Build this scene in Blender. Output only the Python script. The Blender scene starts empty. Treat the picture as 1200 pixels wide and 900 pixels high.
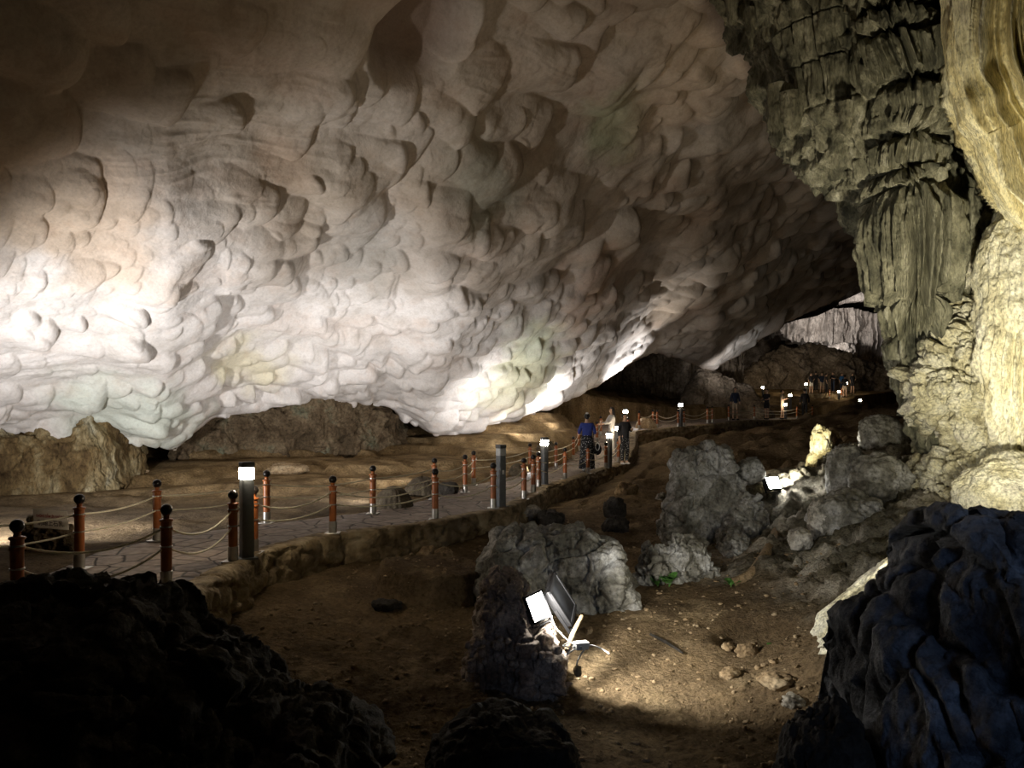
import bpy, bmesh, math, random
import numpy as np
from mathutils import Vector, Matrix
random.seed(7); rng = np.random.RandomState(11)
scene = bpy.context.scene
COL = scene.collection
F, CH, VH = 900.0, 1.65, 485.0          # focal length in px, eye height, horizon row

# ------------------------------------------------------------------ camera
cam = bpy.data.cameras.new('camera'); co = bpy.data.objects.new('camera', cam); COL.objects.link(co)
cam.sensor_fit = 'HORIZONTAL'; cam.sensor_width = 36; cam.lens = 27
cam.shift_y = 35/1200.0; cam.clip_start = 0.05; cam.clip_end = 500
co.location = (0, 0, CH); co.rotation_euler = (math.pi/2, 0, 0); scene.camera = co
vs = scene.view_settings
vs.view_transform = 'Standard'; vs.look = 'None'; vs.gamma = 1; vs.exposure = 0.0; vs.use_curve_mapping = False
scene.cycles.use_denoising = True
scene.cycles.max_bounces = 5; scene.cycles.diffuse_bounces = 4; scene.cycles.glossy_bounces = 2
scene.cycles.sample_clamp_indirect = 4.0

def W(u, v, d):
    u, v, d = np.asarray(u, float), np.asarray(v, float), np.asarray(d, float)
    return np.stack(np.broadcast_arrays((u-600)/F*d, d, CH-(v-VH)/F*d), -1)
def G(u, v, z):                          # point of height z seen at u, v
    d = (CH-z)*F/(v-VH); return ((u-600)/F*d, d, z)

# ------------------------------------------------------------------ noise
def _h(ix, iy, iz, s):
    with np.errstate(over='ignore'):
        h = (ix.astype(np.uint32)*np.uint32(374761393) ^ iy.astype(np.uint32)*np.uint32(668265263) ^ iz.astype(np.uint32)*np.uint32(2147483647) ^ np.uint32(s*974711+12345))
        h = (h ^ (h >> np.uint32(13)))*np.uint32(1274126177)
        h = (h ^ (h >> np.uint32(16)))*np.uint32(2246822519)
        h = h ^ (h >> np.uint32(13))
    return h.astype(np.float64)/4294967295.0
def vnoise(p, s=0):
    f = np.floor(p); i = f.astype(np.int64); t = p-f; t = t*t*t*(t*(t*6-15)+10)
    x, y, z = i[..., 0], i[..., 1], i[..., 2]; a, b, c = t[..., 0], t[..., 1], t[..., 2]
    L = lambda q, w, k: q+(w-q)*k
    H = lambda dx, dy, dz: _h(x+dx, y+dy, z+dz, s)
    r = L(L(L(H(0,0,0), H(1,0,0), a), L(H(0,1,0), H(1,1,0), a), b), L(L(H(0,0,1), H(1,0,1), a), L(H(0,1,1), H(1,1,1), a), b), c)
    return r*2-1
def fbm(p, octv=4, s=0, gain=.5, lac=2.03):
    r = 0; a = 1.0; n = 0
    for k in range(octv):
        r = r+a*vnoise(p, s+k*17); n += a; a *= gain; p = p*lac+13.7
    return r/n
def ridged(p, octv=4, s=0, gain=.5):
    r = 0; a = 1.0; n = 0
    for k in range(octv):
        r = r+a*(1-2*np.abs(vnoise(p, s+k*17))); n += a; a *= gain; p = p*2.07+5.1
    return r/n
def worley(p, s=0):
    i = np.floor(p).astype(np.int64); f1 = np.full(p.shape[:-1], 9.0); f2 = f1.copy(); idv = np.zeros(p.shape[:-1])
    for dx in (-1, 0, 1):
        for dy in (-1, 0, 1):
            for dz in (-1, 0, 1):
                cx, cy, cz = i[..., 0]+dx, i[..., 1]+dy, i[..., 2]+dz
                q = np.stack([cx+_h(cx, cy, cz, s), cy+_h(cx, cy, cz, s+1), cz+_h(cx, cy, cz, s+2)], -1)
                d = np.sqrt(((q-p)**2).sum(-1)); m = d < f1
                f2 = np.where(m, f1, np.minimum(f2, d)); idv = np.where(m, _h(cx, cy, cz, s+3), idv); f1 = np.where(m, d, f1)
    return f1, f2, idv
def sstep(a, b, x):
    t = np.clip((x-a)/(b-a), 0, 1); return t*t*(3-2*t)
def A(*x): return np.array(x, float)

# ------------------------------------------------------------------ materials
def new_mat(name):
    m = bpy.data.materials.new(name); m.use_nodes = True
    return m, m.node_tree, m.node_tree.nodes['Principled BSDF']
def N(nt, t, **kw):
    n = nt.nodes.new(t)
    for k, v in kw.items():
        if k in n.inputs: n.inputs[k].default_value = v
        else: setattr(n, k, v)
    return n
def ramp(nt, fac, stops):
    r = nt.nodes.new('ShaderNodeValToRGB'); nt.links.new(fac, r.inputs[0])
    e = r.color_ramp.elements
    while len(e) < len(stops): e.new(0.5)
    for k, (p, c) in enumerate(stops): e[k].position = p; e[k].color = (*c, 1)
    return r.outputs[0]
def rock_mat(name, stops, scale=3.0, bump=.5, bscale=14.0, rough=.9, spec=.2, attr=False, zs=1.0, detail=6.0, dist=.03, grit=.55):
    m, nt, b = new_mat(name); L = nt.links.new
    tc = N(nt, 'ShaderNodeTexCoord'); mp = N(nt, 'ShaderNodeMapping'); L(tc.outputs['Object'], mp.inputs[0]); mp.inputs['Scale'].default_value = (1, 1, zs)
    n1 = N(nt, 'ShaderNodeTexNoise', Scale=scale, Detail=detail, Roughness=.62); L(mp.outputs[0], n1.inputs['Vector'])
    col = ramp(nt, n1.outputs['Fac'], stops)
    n3 = N(nt, 'ShaderNodeTexNoise', Scale=bscale*1.7, Detail=9.0, Roughness=.7); L(mp.outputs[0], n3.inputs['Vector'])
    gr = ramp(nt, n3.outputs['Fac'], [(.34, (1-grit,)*3), (.5, (1, 1, 1)), (.66, (1+grit*.6,)*3)])
    mg = N(nt, 'ShaderNodeMix', data_type='RGBA', blend_type='MULTIPLY'); mg.inputs[0].default_value = 1
    L(col, mg.inputs[6]); L(gr, mg.inputs[7]); col = mg.outputs[2]
    if attr:
        at = N(nt, 'ShaderNodeAttribute', attribute_name='Col')
        mx = N(nt, 'ShaderNodeMix', data_type='RGBA', blend_type='MULTIPLY'); mx.inputs[0].default_value = 1
        L(at.outputs['Color'], mx.inputs[6]); L(col, mx.inputs[7]); col = mx.outputs[2]
    L(col, b.inputs['Base Color'])
    n2 = N(nt, 'ShaderNodeTexNoise', Scale=bscale, Detail=8.0, Roughness=.65); L(mp.outputs[0], n2.inputs['Vector'])
    bp = N(nt, 'ShaderNodeBump', Strength=bump, Distance=dist); L(n2.outputs['Fac'], bp.inputs['Height']); L(bp.outputs[0], b.inputs['Normal'])
    b.inputs['Roughness'].default_value = rough; b.inputs['Specular IOR Level'].default_value = spec
    return m
def flat_mat(name, c, rough=.6, metal=0, emit=0, ec=None, var=.12, spec=.4, scale=20.0):
    m, nt, b = new_mat(name)
    n = N(nt, 'ShaderNodeTexNoise', Scale=scale, Detail=4.0); tc = N(nt, 'ShaderNodeTexCoord'); nt.links.new(tc.outputs['Object'], n.inputs['Vector'])
    lo = tuple(x*(1-var) for x in c); hi = tuple(min(1, x*(1+var)) for x in c)
    nt.links.new(ramp(nt, n.outputs['Fac'], [(.3, lo), (.7, hi)]), b.inputs['Base Color'])
    b.inputs['Roughness'].default_value = rough; b.inputs['Metallic'].default_value = metal; b.inputs['Specular IOR Level'].default_value = spec
    if emit:
        b.inputs['Emission Color'].default_value = (*(ec or c), 1); b.inputs['Emission Strength'].default_value = emit
    return m

M = {}
M['ceiling'] = rock_mat('cave_limestone', [(.3, (.8, .78, .75)), (.5, (1, 1, 1)), (.7, (.9, .85, .81))], 2.2, .5, 11, .85, .15, True, dist=.035, grit=.12)
M['earth'] = rock_mat('brown_earth', [(.3, (.62, .58, .52)), (.5, (.95, .92, .88)), (.72, (1.2, 1.15, 1.05))], 2.6, 1.0, 12, .95, .1, True, dist=.11, grit=.45)
M['grey'] = rock_mat('grey_limestone', [(.34, (.11, .10, .08)), (.48, (.25, .24, .2)), (.57, (.40, .39, .36)), (.68, (.66, .66, .64))], 2.2, .9, 11, .75, .3, dist=.05)
M['pale'] = rock_mat('pale_limestone', [(.32, (.16, .14, .11)), (.48, (.4, .37, .31)), (.7, (.66, .63, .57))], 2.4, .8, 12, .85, .2, dist=.04)
M['hang'] = rock_mat('grey_green_flowstone', [(.32, (.05, .05, .032)), (.47, (.165, .16, .105)), (.58, (.28, .27, .185)), (.72, (.5, .485, .37))], 4.2, 1.0, 20, .65, .4, zs=.35, dist=.05)
M['brownrock'] = rock_mat('grey_brown_rock', [(.3, (.20, .155, .125)), (.48, (.36, .29, .24)), (.62, (.5, .43, .37)), (.76, (.62, .56, .5))], 2.6, .9, 13, .8, .25, dist=.05)
M['clay'] = rock_mat('brown_clay_green_stain', [(.3, (.05, .036, .02)), (.46, (.12, .085, .05)), (.56, (.18, .135, .082)), (.68, (.15, .165, .11)), (.8, (.26, .25, .2))], 1.1, .9, 9, .9, .15, dist=.07)
M['bank'] = rock_mat('tan_dripping_flowstone', [(.3, (.06, .035, .015)), (.46, (.17, .115, .05)), (.58, (.30, .24, .13)), (.72, (.44, .41, .3))], 2.0, .9, 13, .85, .2, zs=.45, dist=.06)
M['lumpy'] = rock_mat('cream_cauliflower_flowstone', [(.3, (.34, .3, .18)), (.44, (.68, .63, .42)), (.58, (.82, .79, .62)), (.74, (.52, .47, .4))], 3.4, 1.0, 17, .8, .25, dist=.06)
M['yellow'] = rock_mat('yellow_flowstone', [(.28, (.42, .34, .16)), (.44, (.72, .63, .34)), (.6, (.86, .81, .56)), (.76, (.6, .55, .47))], 2.6, .9, 20, .7, .3, zs=.3, dist=.04)
M['creamyellow'] = rock_mat('cream_yellow_flowstone', [(.3, (.42, .37, .22)), (.46, (.72, .67, .46)), (.6, (.84, .81, .64)), (.74, (.55, .5, .42))], 3.2, .95, 18, .75, .3, zs=.55, dist=.05)
M['tan'] = rock_mat('tan_clay_rock', [(.3, (.17, .115, .06)), (.5, (.36, .26, .15)), (.7, (.52, .42, .28))], 2.4, .8, 12, .9, .15, dist=.05)
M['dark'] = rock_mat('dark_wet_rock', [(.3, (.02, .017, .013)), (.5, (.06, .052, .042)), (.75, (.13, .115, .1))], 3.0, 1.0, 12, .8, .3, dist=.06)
M['bluish'] = rock_mat('slate_blue_rock', [(.34, (.05, .052, .058)), (.47, (.16, .17, .19)), (.56, (.26, .28, .32)), (.7, (.44, .46, .5))], 2.0, .9, 12, .75, .3, dist=.05)
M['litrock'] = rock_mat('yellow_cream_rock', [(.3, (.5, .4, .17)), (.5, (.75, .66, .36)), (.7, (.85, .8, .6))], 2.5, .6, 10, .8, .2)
M['brown'] = rock_mat('far_brown_rock', [(.3, (.1, .08, .055)), (.5, (.24, .19, .14)), (.7, (.4, .34, .27))], .9, .9, 4, .9, .15, dist=.12)
M['farwhite'] = rock_mat('far_pale_flowstone', [(.3, (.24, .21, .19)), (.5, (.55, .5, .46)), (.7, (.75, .7, .66))], .9, .9, 4, .9, .15, zs=.3, dist=.12)
M['wood'] = flat_mat('varnished_red_wood', (.33, .105, .03), .32, var=.35, scale=9)
M['black'] = flat_mat('black_painted_wood', (.012, .009, .008), .3)
M['steel'] = flat_mat('brushed_steel', (.5, .48, .44), .35, .9)
M['lampgrey'] = flat_mat('grey_painted_metal', (.17, .18, .185), .5, .3)
M['capgrey'] = flat_mat('dark_grey_cap', (.12, .12, .12), .5, .3)
M['lampglow'] = flat_mat('lit_diffuser', (1, .95, .88), .5, emit=120, ec=(1, .84, .62))
M['farglow'] = flat_mat('lit_far_diffuser', (1, .95, .88), .5, emit=80, ec=(1, .83, .6))
M['lampoff'] = flat_mat('unlit_diffuser', (.5, .5, .48), .2)
M['rope'] = flat_mat('cream_rope', (.82, .75, .58), .8)
M['white'] = flat_mat('white_plastic', (.75, .75, .73), .5)
M['blackmetal'] = flat_mat('black_aluminium', (.03, .03, .032), .4, .5)
M['floodface'] = flat_mat('lit_led_face', (1, 1, 1), .5, emit=60, ec=(1, .97, .9))
M['glass'] = flat_mat('dark_smoked_glass', (.012, .013, .015), .35, spec=.35)
M['sign'] = flat_mat('off_white_board', (.82, .74, .64), .6, var=.06)
M['red'] = flat_mat('red_lettering', (.35, .03, .02), .6)
M['ink'] = flat_mat('brown_black_lettering', (.1, .06, .045), .6)
M['leaf'] = flat_mat('fresh_green_leaf', (.1, .26, .05), .5, var=.4)
M['skin'] = flat_mat('skin', (.5, .32, .22), .6, var=.06)
M['hair'] = flat_mat('black_hair', (.012, .009, .008), .45)
M['bluecloth'] = flat_mat('royal_blue_cloth', (.03, .05, .24), .85)
M['greycloth'] = flat_mat('pale_grey_knit', (.34, .32, .3), .9)
M['darkcloth'] = flat_mat('black_cloth', (.018, .018, .022), .9)
M['navycloth'] = flat_mat('navy_cloth', (.02, .03, .06), .9)
M['tealcloth'] = flat_mat('bright_blue_cloth', (.03, .12, .3), .9)
M['whitecloth'] = flat_mat('white_cloth', (.6, .58, .55), .9)
M['creamcloth'] = flat_mat('cream_cloth', (.42, .33, .24), .9)
def dots():
    m, nt, b = new_mat('black_cloth_white_dots'); tc = N(nt, 'ShaderNodeTexCoord'); v = N(nt, 'ShaderNodeTexVoronoi', Scale=24.0)
    nt.links.new(tc.outputs['Object'], v.inputs['Vector'])
    nt.links.new(ramp(nt, v.outputs['Distance'], [(.2, (.62, .62, .6)), (.3, (.012, .012, .015))]), b.inputs['Base Color']); b.inputs['Roughness'].default_value = .9
    return m
M['dots'] = dots()
def paving():
    m, nt, b = new_mat('crazy_paving_stone'); L = nt.links.new
    tc = N(nt, 'ShaderNodeTexCoord'); wn = N(nt, 'ShaderNodeTexNoise', Scale=1.3, Detail=3.0); L(tc.outputs['Object'], wn.inputs['Vector'])
    ad = N(nt, 'ShaderNodeMix', data_type='VECTOR'); ad.inputs[0].default_value = .12; L(tc.outputs['Object'], ad.inputs[4]); L(wn.outputs['Color'], ad.inputs[5])
    ve = N(nt, 'ShaderNodeTexVoronoi', feature='DISTANCE_TO_EDGE', Scale=2.6); L(ad.outputs[1], ve.inputs['Vector'])
    vc = N(nt, 'ShaderNodeTexVoronoi', Scale=2.6); L(ad.outputs[1], vc.inputs['Vector'])
    fn = N(nt, 'ShaderNodeTexNoise', Scale=9.0, Detail=6.0); L(tc.outputs['Object'], fn.inputs['Vector'])
    stone = ramp(nt, fn.outputs['Fac'], [(.3, (.19, .145, .115)), (.5, (.31, .25, .205)), (.7, (.42, .35, .29))])
    sp = N(nt, 'ShaderNodeSeparateColor'); L(vc.outputs['Color'], sp.inputs[0])
    tint = ramp(nt, sp.outputs[0], [(0, (.72, .72, .74)), (1, (1.1, 1.05, 1.0))])
    mm = N(nt, 'ShaderNodeMix', data_type='RGBA', blend_type='MULTIPLY'); mm.inputs[0].default_value = 1; L(stone, mm.inputs[6]); L(tint, mm.inputs[7])
    edge = ramp(nt, ve.outputs['Distance'], [(.0, (0, 0, 0)), (.045, (1, 1, 1))])
    mx = N(nt, 'ShaderNodeMix', data_type='RGBA'); L(edge, mx.inputs[0]); mx.inputs[6].default_value = (.045, .034, .025, 1); L(mm.outputs[2], mx.inputs[7])
    L(mx.outputs[2], b.inputs['Base Color']); b.inputs['Roughness'].default_value = .65; b.inputs['Specular IOR Level'].default_value = .35
    bp = N(nt, 'ShaderNodeBump', Strength=.7, Distance=.03); L(edge, bp.inputs['Height'])
    b2 = N(nt, 'ShaderNodeBump', Strength=.3, Distance=.03); L(fn.outputs['Fac'], b2.inputs['Height']); L(bp.outputs[0], b2.inputs['Normal']); L(b2.outputs[0], b.inputs['Normal'])
    return m
M['paving'] = paving()
def kerbmat():
    m, nt, b = new_mat('stone_kerb_blocks'); L = nt.links.new
    tc = N(nt, 'ShaderNodeTexCoord'); n1 = N(nt, 'ShaderNodeTexNoise', Scale=5.0, Detail=7.0); L(tc.outputs['Object'], n1.inputs['Vector'])
    L(ramp(nt, n1.outputs['Fac'], [(.3, (.1, .07, .035)), (.5, (.27, .2, .11)), (.7, (.42, .34, .22))]), b.inputs['Base Color'])
    n2 = N(nt, 'ShaderNodeTexNoise', Scale=16.0, Detail=8.0); L(tc.outputs['Object'], n2.inputs['Vector'])
    bp = N(nt, 'ShaderNodeBump', Strength=.8, Distance=.05); L(n2.outputs['Fac'], bp.inputs['Height']); L(bp.outputs[0], b.inputs['Normal']); b.inputs['Roughness'].default_value = .9
    return m
M['kerb'] = kerbmat()

# ------------------------------------------------------------------ mesh helpers
def link(name, me, mat, parent=None, label=None, cat=None, group=None, kind=None):
    o = bpy.data.objects.new(name, me); COL.objects.link(o)
    if mat is not None and len(me.materials) == 0: me.materials.append(mat)
    if parent is not None: o.parent = parent
    tag(o, label, cat, group, kind); return o
def tag(o, label=None, cat=None, group=None, kind=None):
    for k, v in (('label', label), ('category', cat), ('group', group), ('kind', kind)):
        if v: o[k] = v
    return o
def empty(name, loc, label=None, cat=None, group=None, rz=0):
    o = bpy.data.objects.new(name, None); COL.objects.link(o); o.location = loc; o.rotation_euler = (0, 0, rz); o.empty_display_size = .1
    return tag(o, label, cat, group)
def mesh_from(V, Fq, smooth=True):
    me = bpy.data.meshes.new('m'); V = np.asarray(V, np.float32).reshape(-1, 3); Fq = np.asarray(Fq, np.int32)
    me.vertices.add(len(V)); me.vertices.foreach_set('co', V.ravel())
    k = Fq.shape[1]; me.loops.add(Fq.size); me.loops.foreach_set('vertex_index', Fq.ravel())
    me.polygons.add(len(Fq)); me.polygons.foreach_set('loop_start', np.arange(0, Fq.size, k, dtype=np.int32))
    me.update(calc_edges=True); me.validate()
    if smooth: me.polygons.foreach_set('use_smooth', np.ones(len(me.polygons), bool))
    return me
def grid_faces(nu, nv, closed=False):
    i = np.arange(nu if closed else nu-1)[:, None]; j = np.arange(nv-1)[None, :]
    i2 = (i+1) % nu
    return np.stack([(i*nv+j), (i2*nv+j), (i2*nv+j+1), (i*nv+j+1)], -1).reshape(-1, 4)
def grid_mesh(P, closed=False, col=None, flip=False):
    nu, nv = P.shape[:2]; f = grid_faces(nu, nv, closed)
    if flip: f = f[:, ::-1]
    me = mesh_from(P, f)
    if col is not None:
        a = me.color_attributes.new('Col', 'FLOAT_COLOR', 'POINT')
        c = np.ones((nu*nv, 4), np.float32); c[:, :3] = col.reshape(-1, 3); a.data.foreach_set('color', c.ravel())
    return me
def grid_normals(P, closed=False):
    if closed:
        Q = np.concatenate([P[-2:], P, P[:2]], 0); du = np.gradient(Q, axis=0)[2:-2]
    else: du = np.gradient(P, axis=0)
    dv = np.gradient(P, axis=1); n = np.cross(du, dv)
    return n/np.maximum(np.linalg.norm(n, axis=-1, keepdims=True), 1e-9)
class MB:
    def __init__(s): s.bm = bmesh.new()
    def cone(s, p0, p1, r0, r1=None, n=16, caps=True):
        p0, p1 = Vector(p0), Vector(p1); r1 = r0 if r1 is None else r1; d = p1-p0
        r = bmesh.ops.create_cone(s.bm, cap_ends=caps, segments=n, radius1=max(r0, 1e-4), radius2=max(r1, 1e-4), depth=d.length)
        q = Vector((0, 0, 1)).rotation_difference(d.normalized()); mat = Matrix.Translation((p0+p1)/2) @ q.to_matrix().to_4x4()
        bmesh.ops.transform(s.bm, matrix=mat, verts=r['verts']); return s
    def ball(s, c, r, sc=(1, 1, 1), seg=16):
        q = bmesh.ops.create_uvsphere(s.bm, u_segments=seg, v_segments=seg//2+2, radius=r)
        bmesh.ops.transform(s.bm, matrix=Matrix.Translation(c) @ Matrix.Diagonal((*sc, 1)), verts=q['verts']); return s
    def lathe(s, prof, n=20, c=(0, 0, 0)):
        rings = []
        for r, z in prof: rings.append([s.bm.verts.new((c[0]+max(r, 1e-4)*math.cos(2*math.pi*k/n), c[1]+max(r, 1e-4)*math.sin(2*math.pi*k/n), c[2]+z)) for k in range(n)])
        for a, b in zip(rings, rings[1:]):
            for k in range(n): s.bm.faces.new((a[k], a[(k+1) % n], b[(k+1) % n], b[k]))
        s.bm.faces.new(rings[0][::-1]); s.bm.faces.new(rings[-1]); return s
    def box(s, c, size, rot=None, bevel=0):
        q = bmesh.ops.create_cube(s.bm, size=1); mat = Matrix.Translation(c) @ (rot.to_4x4() if rot else Matrix.Identity(4)) @ Matrix.Diagonal((*size, 1))
        bmesh.ops.transform(s.bm, matrix=mat, verts=q['verts'])
        if bevel:
            es = {e for v in q['verts'] for e in v.link_edges}
            bmesh.ops.bevel(s.bm, geom=list(es), offset=bevel, segments=2, affect='EDGES', profile=.5)
        return s
    def mesh(s, smooth=True):
        me = bpy.data.meshes.new('m'); bmesh.ops.recalc_face_normals(s.bm, faces=s.bm.faces); s.bm.to_mesh(me); s.bm.free()
        if smooth:
            me.polygons.foreach_set('use_smooth', np.ones(len(me.polygons), bool))
            if hasattr(me, 'set_sharp_from_angle'): me.set_sharp_from_angle(angle=math.radians(40))
        return me
    def build(s, name, mat, parent=None, **kw): return link(name, s.mesh(), mat, parent, **kw)
def tube_mesh(pts, r, n=8):
    pts = [Vector(p) for p in pts]; V = []; K = len(pts)
    for k, p in enumerate(pts):
        t = (pts[min(k+1, K-1)]-pts[max(k-1, 0)]).normalized(); a = t.cross(Vector((0, 0, 1)))
        if a.length < 1e-3: a = t.cross(Vector((1, 0, 0)))
        a.normalize(); b = t.cross(a); rr = r[k] if hasattr(r, '__len__') else r
        V += [p+a*math.cos(2*math.pi*j/n)*rr+b*math.sin(2*math.pi*j/n)*rr for j in range(n)]
    Fq = [(k*n+j, k*n+(j+1) % n, (k+1)*n+(j+1) % n, (k+1)*n+j) for k in range(K-1) for j in range(n)]
    return mesh_from([tuple(v) for v in V], Fq)
_ico = {}
def ico(n):
    if n not in _ico:
        bm = bmesh.new(); bmesh.ops.create_icosphere(bm, subdivisions=n, radius=1); V = np.array([v.co[:] for v in bm.verts]); bm.faces.ensure_lookup_table()
        Fq = np.array([[v.index for v in f.verts] for f in bm.faces]); bm.free(); _ico[n] = (V, Fq)
    return _ico[n]
def rock_mesh(size, seed, sub=5, lump=.28, rough=.07, plate=.1, box=.25, freq=1.3, knob=0, flute=0, shear=(0, 0)):
    V, Fq = ico(sub); p = V.copy()
    m = np.abs(p).max(-1, keepdims=True); p = p*(1-box)+p/np.maximum(m, 1e-6)*box*.85     # a little blocky
    n = V; q = V*freq+seed*7.31
    d = lump*fbm(q, 3, seed)+rough*fbm(q*4.5, 5, seed+5, .6)+rough*.5*ridged(q*6, 3, seed+6)
    f1, f2, idv = worley(q*1.5+.3*fbm(q*2, 2, seed+2)[..., None], seed+9)
    d += plate*((idv-.5)*1.2-np.exp(-((f2-f1)/.07)**2)*.5)
    if knob:
        g1, g2, _ = worley(q*5, seed+21); d += knob*(np.sqrt(np.maximum(0, 1-g1**2))-.6)
        g1, g2, _ = worley(q*11, seed+25); d += knob*.4*(np.sqrt(np.maximum(0, 1-g1**2))-.6)
    if flute: d += flute*ridged(q*A(7, 7, .8), 2, seed+31)
    p = (p+n*d[:, None])*np.asarray(size)
    p[:, 0] += shear[0]*p[:, 2]; p[:, 1] += shear[1]*p[:, 2]
    return mesh_from(p, Fq)
def rock(name, label, c, size, mat, seed, cat='rock', group=None, rz=0, **kw):
    o = link(name, rock_mesh(size, seed, **kw), mat, None, label, cat, group); o.location = c; o.rotation_euler = (0, 0, rz); return o

# ------------------------------------------------------------------ ground heights
EY = A(-3, 2, 5, 7.07, 8.44, 9.17, 9.58, 10.6, 11, 11.7, 12.9, 13.26, 15.8, 17.5, 19.3, 22.2, 26, 29, 32.5, 36, 43, 50, 56, 80)
EX = A(-9, -6, -4.4, -2.97, -2.98, -3.0, -2.82, -2.42, -1.83, -1.14, -.43, -.15, .53, .78, 1.5, 2.46, 3.8, 4.6, 5.2, 9.5, 16, 22, 30, 52)
def path_edge(y): return np.interp(y, EY, EX)
def path_z(y): return np.interp(y, [0, 25, 29, 33, 38, 44, 60], [0, 0, .42, .97, 1.32, 1.36, 1.9])
def path_w(y): return np.interp(y, [0, 8, 10, 11.6, 12.7, 16, 22, 30, 33, 60], [1.9, 1.75, 2.0, 2.35, 2.0, 1.75, 1.75, 1.9, 5.0, 5.0])
GR = [G(310,690,-.38), G(420,650,-.36), G(520,640,-.36), G(600,625,-.34), G(640,605,-.34), G(740,560,-.3), G(700,590,-.33), (-3.5,5.5,-.5), (-4.2,3,-.6), (-4,0,-.7), (0,1,-1), (4,1,-.9),
      G(350,740,-.55), G(450,720,-.6), G(500,780,-.75), G(600,800,-.78), G(400,850,-.85), G(600,900,-.95), G(800,900,-.95), G(900,850,-.9),
      G(700,740,-.68), G(800,740,-.68), G(880,790,-.78), G(850,700,-.6), G(800,650,-.5), G(760,600,-.42), G(720,640,-.5), G(880,640,-.45),
      G(800,560,-.25), G(780,540,-.08), G(760,525,.3), G(850,520,.42), G(930,575,-.3), G(930,515,.6), G(820,511,.75), G(740,520,.15)]
for u, v, d in [(940,720,8.0),(960,690,8.5),(1000,650,9),(1050,600,10),(1100,560,10.5),(1150,545,10.5),(1200,560,10),(1040,570,11.5),(980,600,11.5),(920,620,11.5),(950,560,13),(1000,540,13),
                (1080,640,8.5),(1200,640,7.5),(960,760,7.2),(1000,720,6.8),(1100,700,6.5),(1060,515,14),(1030,500,18),(1300,600,8),(1300,540,11),(1000,492,34),(1060,495,30),(1000,482,46)]:
    GR.append(tuple(W(u, v, d)))
GR += [(9,3,.4), (14,14,3), (20,20,3), (26,30,2.2), (40,50,3), (50,66,5)]
GL = [(-5,5,-.06), (-4.6,8,-.06), (-4.6,10,-.06), (-3.4,12.5,-.06), (-1.2,16,-.06), (.6,21,-.06), (2.4,25,-.06), (-3.2,9,-.06), (-2,12,-.06), (0,15,-.06), (1.6,21,-.06), (3.6,26,-.06), (-8,4,-.05), (-9,9,-.05), (-14,8,0), (-6.5,12,-.05), (-9,13,.0),
      (4.2,29,.4), (3,30,.5), (5.2,33,.95), (8,35.5,1.2), (12,38,1.28), (16,43.5,1.3), (22,50,1.6)]
for u, v, d in [(60,578,16),(150,560,17.5),(250,532,20),(400,530,23),(520,512,25.5),(640,482,29.5),(700,465,34),(300,560,17.5),(450,545,20),(560,520,24),(600,507,26.5),(650,498,28),(690,487,31),(640,525,24),
                (740,468,40),(800,478,42),(860,472,48),(900,475,55),(960,462,60),(1000,462,58),(1040,480,50),(920,455,68),(1000,450,70),(-150,590,14),(80,500,22),(300,470,26),(500,480,32),(640,440,40)]:
    GL.append(tuple(W(u, v, d)))
def rbf_fit(P):
    P = np.array(P); D = np.sqrt(((P[:, None, :2]-P[None, :, :2])**2).sum(-1)); n = len(P)
    Amat = np.zeros((n+3, n+3)); Amat[:n, :n] = D-np.eye(n)*.15; Amat[:n, n] = 1; Amat[:n, n+1:] = P[:, :2]; Amat[n:, :n] = Amat[:n, n:].T
    w = np.linalg.lstsq(Amat, np.concatenate([P[:, 2], np.zeros(3)]), rcond=None)[0]
    def f(x, y):
        sh = x.shape; x = x.ravel(); y = y.ravel(); out = np.full(x.shape, w[n])+w[n+1]*x+w[n+2]*y
        for k in range(n): out += w[k]*np.sqrt((x-P[k, 0])**2+(y-P[k, 1])**2+.05)
        return out.reshape(sh)
    return f
fR, fL = rbf_fit(GR), rbf_fit(GL)
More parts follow.
